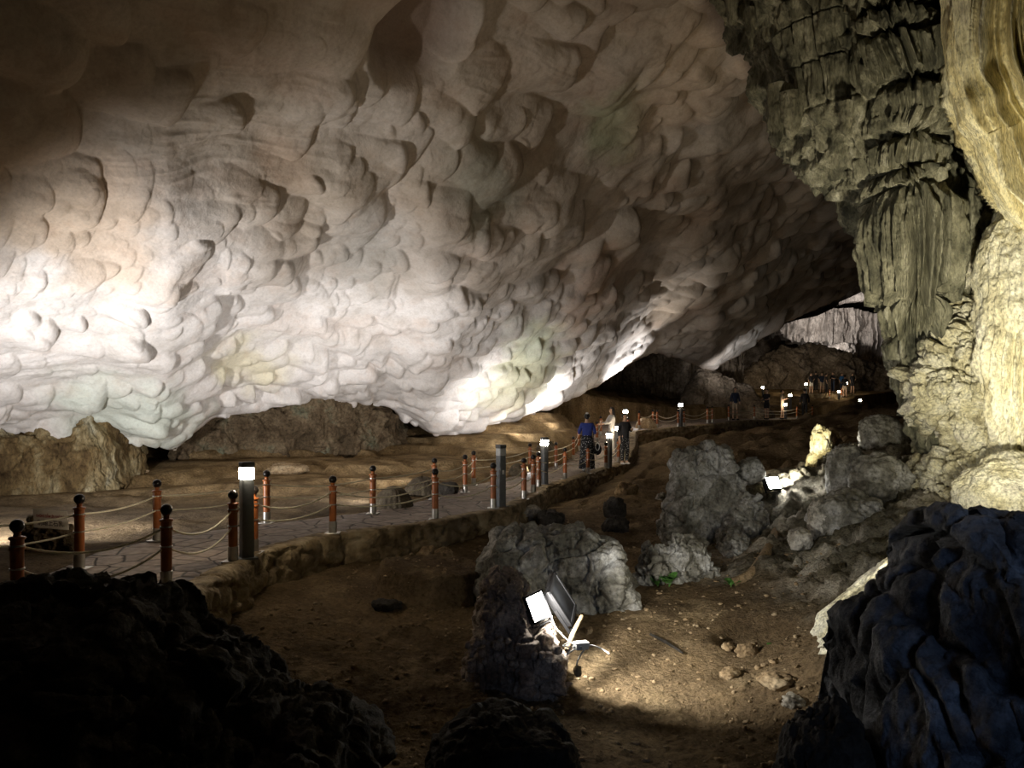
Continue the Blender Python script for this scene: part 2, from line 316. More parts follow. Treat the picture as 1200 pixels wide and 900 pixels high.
def ground(x, y, detail=True):
    x = np.asarray(x, float); y = np.asarray(y, float)
    e = path_edge(y); side = sstep(e-.22, e-.12, x)
    zl, zr = fL(x, y), fR(x, y)
    onpath = (x < e+.05) & (x > e-path_w(y)-.1)
    lim = path_z(y)-.05
    zl = np.where(onpath, np.minimum(zl, lim), zl)
    near = sstep(1.6, .3, x-e); zr = np.minimum(zr, zr*(1-near)+near*np.minimum(zr, path_z(y)-.33))
    if detail:
        p = np.stack([x, y, 0*x], -1)
        off = np.where(x < e, sstep(.0, 1.0, e-path_w(y)-x), 1.0)
        zl = zl+off*(.05*fbm(p*1.1, 4, 3)+.10*(vnoise(p*.55, 8)*.5+.5)*sstep(13, 18, y))
        ter = zl*3.2+fbm(p*.35, 3, 77)*.9+.25*fbm(p*1.4, 3, 78); st = (np.floor(ter)+sstep(.72, 1.0, ter-np.floor(ter)))/3.2-fbm(p*.35, 3, 77)*.9/3.2
        zl = np.where(y > 12, zl*(1-off*.8*sstep(12, 17, y))+st*off*.8*sstep(12, 17, y), zl)
        far = sstep(13, 20, y); 
        tr = zr*2.6+fbm(p*A(.25, .5, 1), 3, 95)*.8; zr = np.where(x-e > .8, zr+far*.7*((np.floor(tr)+sstep(.6, 1, tr-np.floor(tr)))/2.6-tr/2.6), zr)
        zr = zr+.07*fbm(p*.9, 4, 5)+.028*fbm(p*5, 4, 6)+far*(.5*ridged(p*A(.22, .55, 1), 4, 91)+.12*ridged(p*A(.8, 1.6, 1), 3, 92))*sstep(.4, 1.5, x-e)
        zr = zr+.035*np.maximum(0, fbm(p*14, 2, 61))*sstep(.2, 1, x-e)
        # shadowed hollow with a plant, and the dug step near the floodlight
        hx, hy, _ = G(885, 752, -.72); r = np.sqrt(((x-hx)/.5)**2+((y-hy)/.42)**2); zr -= .22*sstep(1, .45, r)
        bx, by, _ = G(500, 716, -.6); zr += .34*sstep(1.0, .82, np.sqrt(((x-bx-.0)/.75)**2+((y-by-.7)/.62)**2))
    return zl*(1-side)+zr*side
def gz(x, y): return float(ground(np.array([x]), np.array([y]))[0])

# ------------------------------------------------------------------ floor
def lerp3(a, b, t): return np.asarray(a)*(1-t[..., None])+np.asarray(b)*t[..., None]
def build_floor():
    ny, nx = 620, 620
    y = np.exp(np.linspace(math.log(1.4), math.log(82), ny)); s = np.linspace(-1, 1, nx)
    Y = np.repeat(y[None, :], nx, 0); X = s[:, None]*(Y*.82+3.5)
    Z = ground(X, Y); P = np.stack([X, Y, Z], -1); e = path_edge(Y)
    n = fbm(P*A(.7, .7, 1), 4, 41); n2 = fbm(P*2.3, 4, 43)
    pit = lerp3((.25, .185, .11), (.15, .108, .064), sstep(-.3, .4, n))
    pit = lerp3(pit, (.40, .31, .19), sstep(.1, .5, n2)*.7)
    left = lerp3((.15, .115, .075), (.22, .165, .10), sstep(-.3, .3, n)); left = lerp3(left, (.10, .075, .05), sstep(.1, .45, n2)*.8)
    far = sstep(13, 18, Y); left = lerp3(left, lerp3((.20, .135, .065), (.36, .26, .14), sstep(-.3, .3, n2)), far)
    rockc = lerp3((.17, .16, .12), (.60, .58, .51), sstep(-.2, .3, n2+.4*n))
    up = sstep(-.25, .2, Z+.32+.15*n-.13*(np.maximum(0, Y-12)))*sstep(2.1, 2.8, X)*sstep(17, 14, Y)
    pit = lerp3(pit, rockc, up)
    C = lerp3(left, pit, sstep(e-.1, e+.1, X))
    # rocky relief where the slope climbs to the cave side
    nn = grid_normals(P); nn *= np.sign(nn[..., 2:3]); q = P*1.6
    f1, f2, idv = worley(q+.4*fbm(P*2, 3, 3)[..., None], 66)
    d = up*(.14*(idv-.5)+.16*fbm(P*2.2, 5, 67, .6)+.12*ridged(P*3.4, 5, 68)+.05*ridged(P*11, 3, 69))
    P = P+nn*d[..., None]
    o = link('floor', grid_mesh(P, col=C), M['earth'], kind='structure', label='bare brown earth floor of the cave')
build_floor()

# ------------------------------------------------------------------ path and its kerb
def build_path():
    y = np.concatenate([np.arange(3.5, 14, .06), np.arange(14, 27, .1), np.arange(27, 46, .15)]); s = np.linspace(0, 1, 26)
    Y = np.repeat(y[None, :], 26, 0); e = path_edge(Y); X = e-.05-s[:, None]*(path_w(Y)); Z = path_z(Y)+0*X
    P = np.stack([X, Y, Z], -1); P[..., 2] += .008*fbm(P*2.5, 3, 12)
    top = P.copy(); bot0 = P[:1].copy(); bot0[..., 2] -= .3; bot1 = P[-1:].copy(); bot1[..., 2] -= .2
    Q = np.concatenate([bot0, top, bot1], 0)
    link('path', grid_mesh(Q), M['paving'], kind='structure', label='crazy paved stone path through the cave')
    # kerb: a low rubble wall along the outer side
    y = np.concatenate([np.arange(4, 14, .03), np.arange(14, 27, .06), np.arange(27, 46, .15)]); k = len(y)
    t = A(0, .08, .2, .35, .5, .65, .78, .86, .92, 1.0); prof = np.array([(.10, -.75), (.105, -.5), (.10, -.36), (.09, -.26), (.085, -.16), (.07, -.08), (.05, -.0), (.02, .015), (-.07, .02), (-.2, .012)])
    e = path_edge(y); tx = np.gradient(e, y); nl = np.sqrt(1+tx**2); nx, nyv = 1/nl, -tx/nl
    P = np.zeros((k, len(prof)*4-3, 3)); tt = np.linspace(0, 1, P.shape[1]); po = np.interp(tt, np.linspace(0, 1, len(prof)), prof[:, 0]); ph = np.interp(tt, np.linspace(0, 1, len(prof)), prof[:, 1])
    P[..., 0] = e[:, None]+nx[:, None]*po; P[..., 1] = y[:, None]+nyv[:, None]*po; P[..., 2] = path_z(y)[:, None]+ph
    nn = grid_normals(P); nn *= np.sign((nn[..., 0:1]*nx[:, None, None]+nn[..., 2:3]*.4)+1e-9)
    arc = np.concatenate([[0], np.cumsum(np.hypot(np.diff(e), np.diff(y)))])
    q = np.stack([np.repeat((arc*2.0)[:, None], P.shape[1], 1), P[..., 2]*4.5, 0*P[..., 0]], -1)
    f1, f2, idv = worley(q, 31)
    low = sstep(.01, -.06, ph)[None, :]
    d = low*(.07*(idv-.3)-.05*np.exp(-((f2-f1)/.09)**2)+.05*fbm(P*6, 4, 33))+(1-low)*(.015*fbm(P*4, 3, 34)-.03*(np.abs(((arc/.62) % 1)-.5) > .47)[:, None])
    P = P+nn*d[..., None]
    link('kerb', grid_mesh(P), M['kerb'], kind='structure', label='low rubble stone kerb wall beside the path')
build_path()

# ------------------------------------------------------------------ the scalloped ceiling that comes down as the far wall
CU = A(-420, -250, -100, 0, 120, 200, 250, 350, 450, 510, 580, 640, 700, 742, 770, 800, 836, 880, 930, 985, 1042, 1150, 1300)
CV = A(545, 530, 515, 502, 505, 527, 486, 468, 473, 508, 497, 474, 447, 420, 406, 414, 430, 404, 369, 345, 309, 258, 190)
CD = A(11.5, 12.8, 14.2, 15.6, 17, 17.8, 20, 21.5, 23.5, 25, 27, 29.5, 32, 35, 37, 40, 44, 46.5, 50, 53, 56, 60, 64)
def build_ceiling():
    nu, nt = 1250, 640
    u = np.linspace(-420, 1300, nu)
    v = np.interp(u, CU, CV); k = np.ones(9)/9; v = np.convolve(np.pad(v, 4, 'edge'), k, 'valid')
    d = np.interp(u, CU, CD); d = np.convolve(np.pad(d, 40, 'edge'), np.ones(81)/81, 'valid')
    E = W(u, v, d)
    ut = np.interp(u, [-420, 1300], [-420, 1300]); dt = np.interp(u, [-420, 0, 300, 600, 850, 1300], [6.6, 8.3, 10, 12.5, 14.5, 17.5])
    T = W(ut, -60+0*u, dt)
    mid = (E+T)/2; bulge = np.interp(u, [-420, 250, 520, 800, 1000, 1300], [.35, .35, .3, -.4, -.9, -1.0])
    Mi = mid+np.stack([0*u, -.25*bulge, -.9*bulge], -1)*1.0
    O = np.stack([(u-600)/F*11, -7+0*u, 8.6+.0*u], -1); O2 = T+(O-T)*.45+A(0, 0, .8)
    # behind the rim the rock turns up and back, so the rim has a thickness
    th = np.interp(u, [-420, 450, 520, 640, 800, 1300], [.2, .3, .9, 1.3, 1.6, 2.0])
    B1 = E+np.stack([0*u, th*.9, -.25*th], -1)*.5; B2 = E+np.stack([0*u, th*1.6, .5*th], -1); B3 = E+np.stack([0*u, th*2+3, th+2.2], -1)
    tb = np.linspace(0, 1, nt)
    segs = [(0, B3), (.03, B2), (.055, B1), (.075, E)]
    # quadratic blend E -> Mi -> T on .075-.86 (denser where it is far away), then over the camera
    P = np.zeros((nu, nt, 3))
    for j, t in enumerate(tb):
        if t < .075:
            for (a, PA), (b, PB) in zip(segs, segs[1:]):
                if a <= t <= b: P[:, j] = PA+(PB-PA)*((t-a)/(b-a)); break
        elif t < .9:
            w = (t-.075)/.825
            # even spacing as seen: perspective interpolation of the straight part
            r = (d/dt)[:, None]; ww = w/(w+(1-w)/r) if False else (w*d[:, None]/(w*d[:, None]+(1-w)*dt[:, None])) 
            P[:, j] = E*(1-ww)**2+2*ww*(1-ww)*Mi+ww**2*T
        else:
            w = (t-.9)/.1; P[:, j] = T*(1-w)**2+2*w*(1-w)*O2+O*w**2
    nn = grid_normals(P); flip = np.sign(-(nn*(P-A(0, 6, 0))).sum(-1, keepdims=True)); nn = nn*np.where(flip == 0, 1, flip)
    # smooth macro relief
    big = .40*fbm(P*.22, 3, 50)+.18*fbm(P*.5, 3, 51)
    # scallops: overlapping tear-drop swellings, blunt to the right
    a = A(.62, .72, .2); a /= np.linalg.norm(a); b = np.cross(a, A(.2, -.55, .8)); b = np.cross(A(.25, -.5, -.83), a); b /= np.linalg.norm(b)
    wq = P+.25*np.stack([vnoise(P*.8, 61), vnoise(P*.8, 62), vnoise(P*.8, 63)], -1)
    sx, sy = wq@a, wq@b
    def scallop(cell, seed, ecc=1.7, tail=1.45, blunt=.36, ang0=.2, dens=.86):
        X, Y = sx/cell, sy/cell; ix, iy = np.floor(X).astype(np.int64), np.floor(Y).astype(np.int64); acc = np.zeros_like(X)
        for dx in (-2, -1, 0, 1, 2):
            for dy in (-1, 0, 1):
                cx, cy = ix+dx, iy+dy; z = 0*cx; h = lambda q: _h(cx, cy, z, seed+q)
                px, py = cx+h(1), cy+h(2); ang = ang0+(h(3)-.5)*1.1; r = (.5+.55*h(4)**1.5)*(h(6) < dens)+1e-3
                ca, sa = np.cos(ang), np.sin(ang); ex, ey = X-px, Y-py
                s_ = (ex*ca+ey*sa)/r; t_ = (-ex*sa+ey*ca)/(r*.74)
                cap = np.maximum(0, 1-(s_/blunt)**2-t_**2)**.42
                k = np.clip(1+s_/tail, 0, 1); ram = k*k*(3-2*k); xs = np.maximum(0, 1-t_**2)**(.42+1.5*(1-k))*ram
                hh = r*np.where(s_ < 0, xs, cap)*(.45+.55*h(5)); acc = acc+hh**5
        return acc**.2*cell
    depthy = P[..., 1]
    upz = sstep(2.2, 6.2, P[..., 2]-.03*depthy+.5*fbm(P*.3, 2, 55))          # 0 low wall, 1 high ceiling
    A1 = scallop(.66, 100, tail=1.9, blunt=.36, dens=.74); A2 = scallop(1.05, 200, tail=2.1, blunt=.36, dens=.70); A3 = scallop(.36, 300, tail=1.7, dens=.55)
    hS = .62*(A1*(1-upz)+A2*upz*.85)+.34*A1*upz*sstep(-.1, .5, vnoise(P*.6, 9))+.26*A3*(1-.75*upz)
    hS = hS*(.65+.45*sstep(-.4, .3, fbm(P*.35, 2, 57)))
    tcol = np.repeat(tb[None, :], nu, 0); fade = sstep(.02, .1, tcol)
    D = big*sstep(.05, .3, tcol)+hS*fade+.012*fbm(P*6, 3, 58)+.022*ridged(np.stack([sx*.9+.3*sy, sy*5-.6*sx, 0*sx], -1), 3, 59)*sstep(-.1, .3, fbm(P*.5, 2, 60))
    # a smooth high hollow at the top of the view
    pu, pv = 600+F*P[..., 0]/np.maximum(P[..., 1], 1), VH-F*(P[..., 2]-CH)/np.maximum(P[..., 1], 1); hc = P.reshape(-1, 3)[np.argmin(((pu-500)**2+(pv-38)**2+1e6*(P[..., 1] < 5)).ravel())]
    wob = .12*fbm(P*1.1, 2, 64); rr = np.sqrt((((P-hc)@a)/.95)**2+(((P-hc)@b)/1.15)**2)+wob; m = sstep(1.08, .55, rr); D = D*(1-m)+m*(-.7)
    # stone colours, with shade painted into the hollow and light onto the fold
    n1 = fbm(P*.45, 4, 71); n2 = fbm(P*1.5, 4, 72); n3 = fbm(P*A(.5, .5, 1.6), 4, 73)
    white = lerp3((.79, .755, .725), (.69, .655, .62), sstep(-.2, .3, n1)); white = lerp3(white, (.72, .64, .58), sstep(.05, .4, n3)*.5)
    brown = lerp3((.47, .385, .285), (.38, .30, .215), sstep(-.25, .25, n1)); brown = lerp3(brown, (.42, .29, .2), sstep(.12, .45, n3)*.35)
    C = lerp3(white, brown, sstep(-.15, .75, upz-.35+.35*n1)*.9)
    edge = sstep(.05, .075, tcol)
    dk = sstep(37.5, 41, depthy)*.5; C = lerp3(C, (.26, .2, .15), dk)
    for gu, gv, gd, gr, gc, gs in [(180, 405, 17, .9, (.46, .54, .36), .8), (160, 480, 17, 1.3, (.60, .66, .58), .8), (610, 405, 26, 1.6, (.55, .63, .42), .65), (585, 440, 26.5, 1.6, (.68, .66, .48), .7), (290, 410, 19, 1.0, (.74, .68, .46), .7),
                               (745, 140, 17, 1.1, (.33, .37, .22), .8), (565, 215, 17, 1.0, (.34, .33, .26), .8), (660, 330, 26, 1.8, (.80, .60, .48), .6), (430, 300, 16.5, 1.0, (.42, .40, .36), .7), (120, 265, 12.5, 1.2, (.68, .55, .43), .8), (40, 210, 11.5, 1.0, (.66, .54, .42), .8), (800, 90, 17, 1.6, (.64, .5, .36), .6), (330, 185, 13.4, .5, (.44, .30, .2), .45), (856, 408, 46.5, 2.6, (.75, .72, .68), .9)]:  # last patch: light on the far fold painted in as pale stone
        cpt = W(gu, gv, gd); w = np.linalg.norm((P-cpt)*A(1, .45, 1), axis=-1)/gr; C = lerp3(C, gc, gs*sstep(1.2, .4, w+.5*n2))
    C = lerp3(C, (.20, .13, .09), m*.8)  # shade of the high hollow painted in as darker brown
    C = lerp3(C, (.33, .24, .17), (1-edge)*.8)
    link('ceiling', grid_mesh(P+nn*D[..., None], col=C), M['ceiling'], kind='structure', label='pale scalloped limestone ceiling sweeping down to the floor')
build_ceiling()

# ------------------------------------------------------------------ formations on the other side of the cave
def column_grid(prof, nth, nv, front=.72, vsub=None):
    pr = np.array(prof, float); v = np.linspace(pr[0, 0], pr[-1, 0], nv)
    Lp, Rp, d, th = (np.interp(v, pr[:, 0], pr[:, k]) for k in (1, 2, 3, 4))
    k1 = int(nth*front); ang = np.concatenate([np.linspace(math.pi, 0, k1, endpoint=False), np.linspace(0, -math.pi, nth-k1, endpoint=False)])
    ang = np.roll(ang, (nth-k1)//2)
    x = ((Lp+Rp)/2-600)/F*d; hw = (Rp-Lp)/2/F*d
    c, s = np.cos(ang)[:, None], np.sin(ang)[:, None]; se = lambda q, e: np.sign(q)*np.abs(q)**e
    P = np.zeros((nth, nv, 3)); P[..., 0] = x+hw*se(c, .9); P[..., 1] = d-th*se(s, .8); P[..., 2] = CH-(v-VH)/F*d
    nn = grid_normals(P, True); ctr = P.mean(0, keepdims=True); sg = np.sign((nn*(P-ctr)).sum(-1)); nn = nn*(1 if sg.mean() > 0 else -1)
    return P, nn, ang[:, None]+0*v, v[None, :]+0*ang[:, None]
def saw(x):                              # 0 at the top of each tier swelling out, then cut back
    f = x-np.floor(x); return np.where(f < .9, np.sqrt(np.clip(f/.35, 0, 1))*(1-.25*f), np.clip((1-f)/.1, 0, 1)*.77)
def build_formations():
    # main hanging mass
    prof = [(-130,818,1080,10.6,1.2),(-20,843,1080,10.6,1.2),(0,848,1078,10.6,1.2),(20,858,1076,10.6,1.2),(32,876,1076,10.6,1.2),(55,888,1076,10.6,1.2),(100,894,1078,10.7,1.2),(140,902,1080,10.7,1.2),(151,910,1082,10.7,1.2),(160,922,1084,10.7,1.15),(180,938,1088,10.7,1.1),(196,950,1090,10.7,1.05),(206,974,1092,10.7,1.0),(236,1000,1096,10.7,.95),(246,1012,1100,10.8,.95),(280,1017,1104,10.8,.95),(306,1032,1110,10.8,.9),(345,1045,1130,10.8,.8),(380,1044,1126,10.9,.75),(410,1038,1120,10.9,.75),(440,1045,1120,11,.75),(475,1054,1125,11,.7),(500,1064,1130,11,.6),(530,1078,1130,11,.5)]
    prof = [(v_, l_+(13 if v_ < 200 else 17 if v_ < 300 else 24), r_, d_, t_) for v_, l_, r_, d_, t_ in prof]
    P, nn, an, v = column_grid(prof, 520, 620)
    top = sstep(185, 160, v)*sstep(1.98, 2.12, an)      # the smooth hanging sheet at the outer side
    q = P*A(5.5, 5.5, .55); fl = ridged(q, 3, 400)
    lump = fbm(P*2.2, 4, 402); f1, f2, idv = worley(P*A(3.2, 3.2, 2.4)+.4*fbm(P*3, 2, 6)[..., None], 405)
    d = .17*fl+.2*lump+.11*(1-top)*(np.sqrt(np.maximum(0, 1-f1**2))-.6)*sstep(130, 230, v)+.035*ridged(P*A(12, 12, 1.2), 2, 406)+.035*fbm(P*9, 3, 407)
    d = d*(.55+.45*(1-top))+top*.05*(np.abs(((v-10)/46) % 1-.5) > .47)*-1
    # a groove that parts the hanging sheet from the mass behind it
    d -= .22*np.exp(-(((an-2.0)/.05)**2))*sstep(180, 120, v)+.12*np.exp(-(((an-2.42)/.025)**2))*sstep(160, 120, v)+.07*np.exp(-(((an-2.66)/.02)**2))*sstep(160, 120, v)
    link('hanging_flowstone', grid_mesh(np.concatenate([P+nn*d[..., None]]), True), M['hang'], None, 'grey green flowstone mass hanging down to a narrow foot beside the boulder slope', 'rock formation')
    # small fringe of stalactites in front of the bright ceiling
    for k, (u, vt, vb, w, dd, lb) in enumerate([(857, -30, 30, 9, 10.5, 'short grey stalactite highest up against the pale ceiling'), (880, 10, 60, 6, 10.2, 'thin grey spike with its tip against the pale ceiling'), (911, 100, 172, 11, 10.0, 'blunt olive brown drip under the smooth hanging sheet'), (927, 110, 164, 13, 9.9, 'broad olive brown hem at the corner of the hanging sheet'), (1018, 240, 286, 6, 10.2, 'small drip stone low on the edge of the hanging flowstone'), (991, 120, 160, 7, 9.55, 'pale drip stone lying against the tiered column, above its middle')]):
        pr = [(vt, u-w, u+w, dd, w/F*dd), (vt+(vb-vt)*.5, u-w*.9, u+w*.8, dd, w/F*dd*.9), (vt+(vb-vt)*.85, u-w*.5, u+w*.55, dd, w/F*dd*.5), (vb, u-.5, u+1, dd, .01)]
        P, nn, an, v = column_grid(pr, 48, 60); d = .03*ridged(P*A(12, 12, 1.5), 2, 420+k)+.02*fbm(P*10, 3, 421)
        d *= sstep(vb, vb-8, v)
        link('stalactite', grid_mesh(P+nn*d[..., None], True), M['hang'], None, lb, 'stalactite')
    # tiered fluted column
    prof = [(-40,1005,1062,9.9,.5),(8,1000,1060,9.8,.55),(30,998,1062,9.8,.55),(56,998,1080,9.8,.6),(70,1000,1096,9.8,.62),(110,1022,1096,9.8,.62),(150,1030,1096,9.85,.6),(172,1026,1080,9.85,.55),(205,1027,1072,9.9,.5),(225,1036,1080,9.9,.5),(260,1038,1090,9.9,.5),(300,1044,1088,9.9,.46),(335,1048,1084,10,.4),(362,1050,1082,10.1,.32),(378,1060,1080,10.2,.15)]
    P, nn, an, v = column_grid(prof, 560, 560)
    hem = (9+14*sstep(215, 260, v))*fbm(np.stack([an*9, v*.012, 0*an], -1), 3, 430); vv = v+hem
    bounds = A(-60, 4, 33, 57, 112, 170, 207, 224, 352, 420); idx = np.clip(np.searchsorted(bounds, vv.ravel()).reshape(vv.shape)-1, 0, len(bounds)-2)
    f = (vv-bounds[idx])/(bounds[idx+1]-bounds[idx]); f = np.clip(f, 0, 1); hgt = bounds[idx+1]-bounds[idx]
    tier = np.where(f < .9, np.sqrt(np.clip(f*hgt/12, 0, 1)), np.clip((1-f)/.1, 0, 1))
    fl = ridged(np.stack([an*7.5+idx*3.1, v*.006, idx*5.0], -1), 2, 432)
    gap = np.exp(-(((an-(1.45+.25*vnoise(np.stack([idx*1.7, 0*an, 0*an], -1), 4)))/.05)**2))
    tier = np.where(idx == 7, np.maximum(tier, .55), tier)
    d = .34*tier+(.17+.1*sstep(230, 280, v))*fl*sstep(0, .35, f)-.16*gap-.24+.05*fbm(P*5, 3, 434)+.018*fbm(P*14, 3, 435)
    link('tiered_column', grid_mesh(P+nn*d[..., None], True), M['hang'], None, 'tall olive grey column of stacked fluted tiers like hanging shelves', 'rock formation')
    # cream cauliflower wall down to the slope
    prof = [(-120,1150,1500,11.6,1.0),(60,1140,1500,11.6,1.0),(105,1126,1500,11.4,1.0),(128,1104,1500,11.1,1.0),(142,1099,1500,10.9,1.05),(180,1106,1500,10.8,1.1),(250,1104,1500,10.6,1.15),(310,1092,1480,10.4,1.2),(357,1086,1480,10.4,1.25),(400,1080,1480,10.3,1.3),(430,1064,1480,10.3,1.4),(455,1056,1480,10.3,1.4),(475,1070,1480,10.3,1.4),(500,1084,1480,10.3,1.4),(530,1096,1480,10.3,1.5),(545,1085,1500,10.3,1.8),(600,1060,1500,10.2,2.2)]
    prof = [(v_, l_+(8 if v_ < 320 else 26), r_, d_, t_) for v_, l_, r_, d_, t_ in prof]
    P, nn, an, v = column_grid(prof, 760, 560, .8)
    wq = P*2.6+.5*np.stack([fbm(P*2.5, 3, 441), fbm(P*2.5, 3, 442), fbm(P*2.5, 3, 443)], -1)
    f1, f2, idv = worley(wq, 445); g1, g2, _ = worley(P*7.5+.3*fbm(P*6, 2, 2)[..., None], 449)
    low = sstep(200, 330, v)
    d = .34*(np.sqrt(np.maximum(0, 1-f1**2))-.55)+.2*(idv-.5)+.13*(np.sqrt(np.maximum(0, 1-g1**2))-.5)+.2*fbm(P*1.2, 3, 450)+.07*ridged(P*9, 3, 451)-.14*np.exp(-((f2-f1)/.07)**2)-.06*np.exp(-((g2-g1)/.08)**2)
    d = d*(1-.35*sstep(460, 520, v))
    d -= .5*np.exp(-(((v-292)/16)**2+((P[..., 0]-W(1140,292,9.6)[0])/.25)**2))
    o = link('wall_right', grid_mesh(P+nn*d[..., None], True), M['lumpy'], kind='structure', label='cream lumpy flowstone wall of the cave side')
    # yellow hanging drapery
    prof = [(-120,1080,1420,8.6,.75),(0,1104,1400,8.5,.75),(30,1104,1400,8.45,.75),(75,1108,1390,8.45,.75),(136,1121,1380,8.5,.72),(158,1140,1370,8.5,.7),(204,1155,1360,8.55,.66),(241,1171,1350,8.6,.6),(262,1182,1340,8.7,.5),(285,1200,1320,8.8,.3),(300,1215,1300,8.9,.1)]
    prof = [(v_, l_+13, r_, d_, t_) for v_, l_, r_, d_, t_ in prof]
    P, nn, an, v = column_grid(prof, 620, 520, .8)
    Lv = np.interp(v, [p[0] for p in prof], [p[1] for p in prof]); px = 600+P[..., 0]/P[..., 1]*F
    hgt = v+12*fbm(P*1.0, 2, 460); wz = .22*fbm(np.stack([P[..., 0]*.6, 0*v, P[..., 2]*.9], -1), 3, 461)
    s_ = (px-Lv)/100+wz                                          # across the folds
    def fold(c, wd, a): return a*np.exp(-np.abs((s_-c)/wd)**1.3)
    d = fold(.02, .013, .17)+fold(.075, .012, .15)+fold(.12, .012, .19)+fold(.175, .013, .14)+fold(.235+.0006*(v-100), .026, .30)+fold(.30, .01, .12)+fold(.35+.0002*v, .014, .16)+fold(.5-.0002*v, .03, .42)+fold(.56, .012, .14)+fold(.72, .03, .34)+fold(.8, .014, .16)+fold(.9, .05, .34)
    d -= .20*np.exp(-((s_-.40)/.06)**2)*sstep(60, 140, v)
    d += .05*fbm(P*A(5, 5, 1), 3, 463)+.014*ridged(P*A(11, 11, 1.0), 2, 464)+.010*fbm(P*14, 3, 465)
    d *= sstep(300, 270, v)*(.3+.7*sstep(.05, .4, np.abs(np.sin(an))))
    link('drapery', grid_mesh(P+nn*d[..., None], True), M['yellow'], None, 'yellow stone drapery with thin white edged folds hanging from the roof', 'rock formation')
    # yellowish column below it
    prof = [(215,1190,1480,9.2,.4),(240,1178,1480,9.2,.5),(262,1162,1480,9.1,.6),(300,1151,1480,9.1,.65),(345,1152,1470,9.1,.7),(392,1153,1460,9.1,.75),(440,1160,1460,9.1,.75),(500,1166,1460,9.2,.7),(528,1176,1460,9.3,.6),(560,1180,1460,9.4,.5)]
    P, nn, an, v = column_grid(prof, 460, 420, .8)
    px = 600+P[..., 0]/P[..., 1]*F; f1, f2, idv = worley(P*A(4, 4, 3)+.4*fbm(P*4, 2, 6)[..., None], 471)
    flz = sstep(385, 400, v+8*fbm(P*3, 2, 3))
    wav = np.cos((px-1160+.06*(v-400)*np.sin(v*.02))*.56)
    d = .10*(np.sqrt(np.maximum(0, 1-f1**2))-.55)*(1-.6*flz)+.045*wav*flz+.10*fbm(P*1.8, 4, 473)+.03*ridged(P*A(10, 10, 2), 2, 474)+.02*fbm(P*16, 3, 475)
    link('flowstone_column', grid_mesh(P+nn*d[..., None], True), M['creamyellow'], None, 'knobbly yellow flowstone column with wavy ribs under the stone drapery', 'rock formation')
build_formations()

# ------------------------------------------------------------------ foreground rock masses with a skyline of their own
def ridge_rock(name, label, pts, d, front, back, zb, mat, seed, amp=.12, n=260, m=200, plates=.12, fr=1.0, rdg=.05):
    pts = np.array(pts, float); u = np.linspace(pts[0, 0], pts[-1, 0], n); T = np.interp(u, pts[:, 0], pts[:, 1])
    dd = np.interp(u, pts[:, 0], pts[:, 2]) if pts.shape[1] > 2 else d+0*u
    ph = np.linspace(0, math.pi, m); zt = CH-(T-VH)/F*dd
    endw = np.minimum(np.minimum((u-u[0])/25, (u[-1]-u)/25), 1)**.5
    X = (u-600)/F*dd; H = (zt-zb)*endw
    P = np.zeros((n, m, 3)); c, s = np.cos(ph), np.sin(ph)
    P[..., 2] = zb+H[:, None]*np.abs(s)[None, :]**.62; off = np.where(c > 0, -front, back)*np.abs(c)**.8
    P[..., 1] = dd[:, None]+off[None, :]*(.25+.75*np.clip(H/1.0, 0, 1))[:, None]; P[..., 0] = X[:, None]*(1+.0*off[None, :])
    nn = grid_normals(P); nn = nn*np.sign((nn*(P-np.stack([X, dd, zb+.3*H], -1)[:, None])).sum(-1, keepdims=True)+1e-9)
    q = P*fr; f1, f2, idv = worley(q*2.4+.4*fbm(q*2.4, 3, seed)[..., None], seed+1); g1, g2, gi = worley(q*6+.4*fbm(q*5, 2, seed)[..., None], seed+5)
    dsp = amp*fbm(q*1.4, 4, seed+2)*1.2+plates*(idv-.5)+plates*.5*(gi-.5)-.05*np.exp(-((f2-f1)/.07)**2)+rdg*ridged(q*4.5, 4, seed+3)+.035*fbm(q*11, 4, seed+4)
    return link(name, grid_mesh(P+nn*dsp[..., None]), mat, None, label, 'rock')
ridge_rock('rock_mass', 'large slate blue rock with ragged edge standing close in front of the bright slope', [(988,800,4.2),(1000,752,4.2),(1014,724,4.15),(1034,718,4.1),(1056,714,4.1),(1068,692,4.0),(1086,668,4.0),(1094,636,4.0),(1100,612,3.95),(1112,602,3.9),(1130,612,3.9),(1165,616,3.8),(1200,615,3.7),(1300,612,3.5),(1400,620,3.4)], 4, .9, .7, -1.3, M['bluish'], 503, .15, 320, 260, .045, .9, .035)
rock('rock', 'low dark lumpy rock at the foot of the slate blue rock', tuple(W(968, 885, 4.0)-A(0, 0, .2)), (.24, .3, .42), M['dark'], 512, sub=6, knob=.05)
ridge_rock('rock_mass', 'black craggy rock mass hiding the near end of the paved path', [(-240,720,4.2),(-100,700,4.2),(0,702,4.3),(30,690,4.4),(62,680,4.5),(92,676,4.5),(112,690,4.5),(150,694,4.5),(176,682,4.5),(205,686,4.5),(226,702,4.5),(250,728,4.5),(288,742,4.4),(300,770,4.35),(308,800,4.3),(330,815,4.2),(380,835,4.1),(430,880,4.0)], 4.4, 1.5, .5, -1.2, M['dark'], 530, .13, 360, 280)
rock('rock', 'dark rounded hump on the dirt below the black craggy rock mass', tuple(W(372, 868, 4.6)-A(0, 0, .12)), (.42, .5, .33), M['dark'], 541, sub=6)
rock('boulder', 'dark grey boulder on the dirt nearest the camera, below the floodlight', tuple(W(592, 905, 4.4)-A(0, 0, .12)), (.46, .42, .50), M['dark'], 545, sub=6, lump=.2)
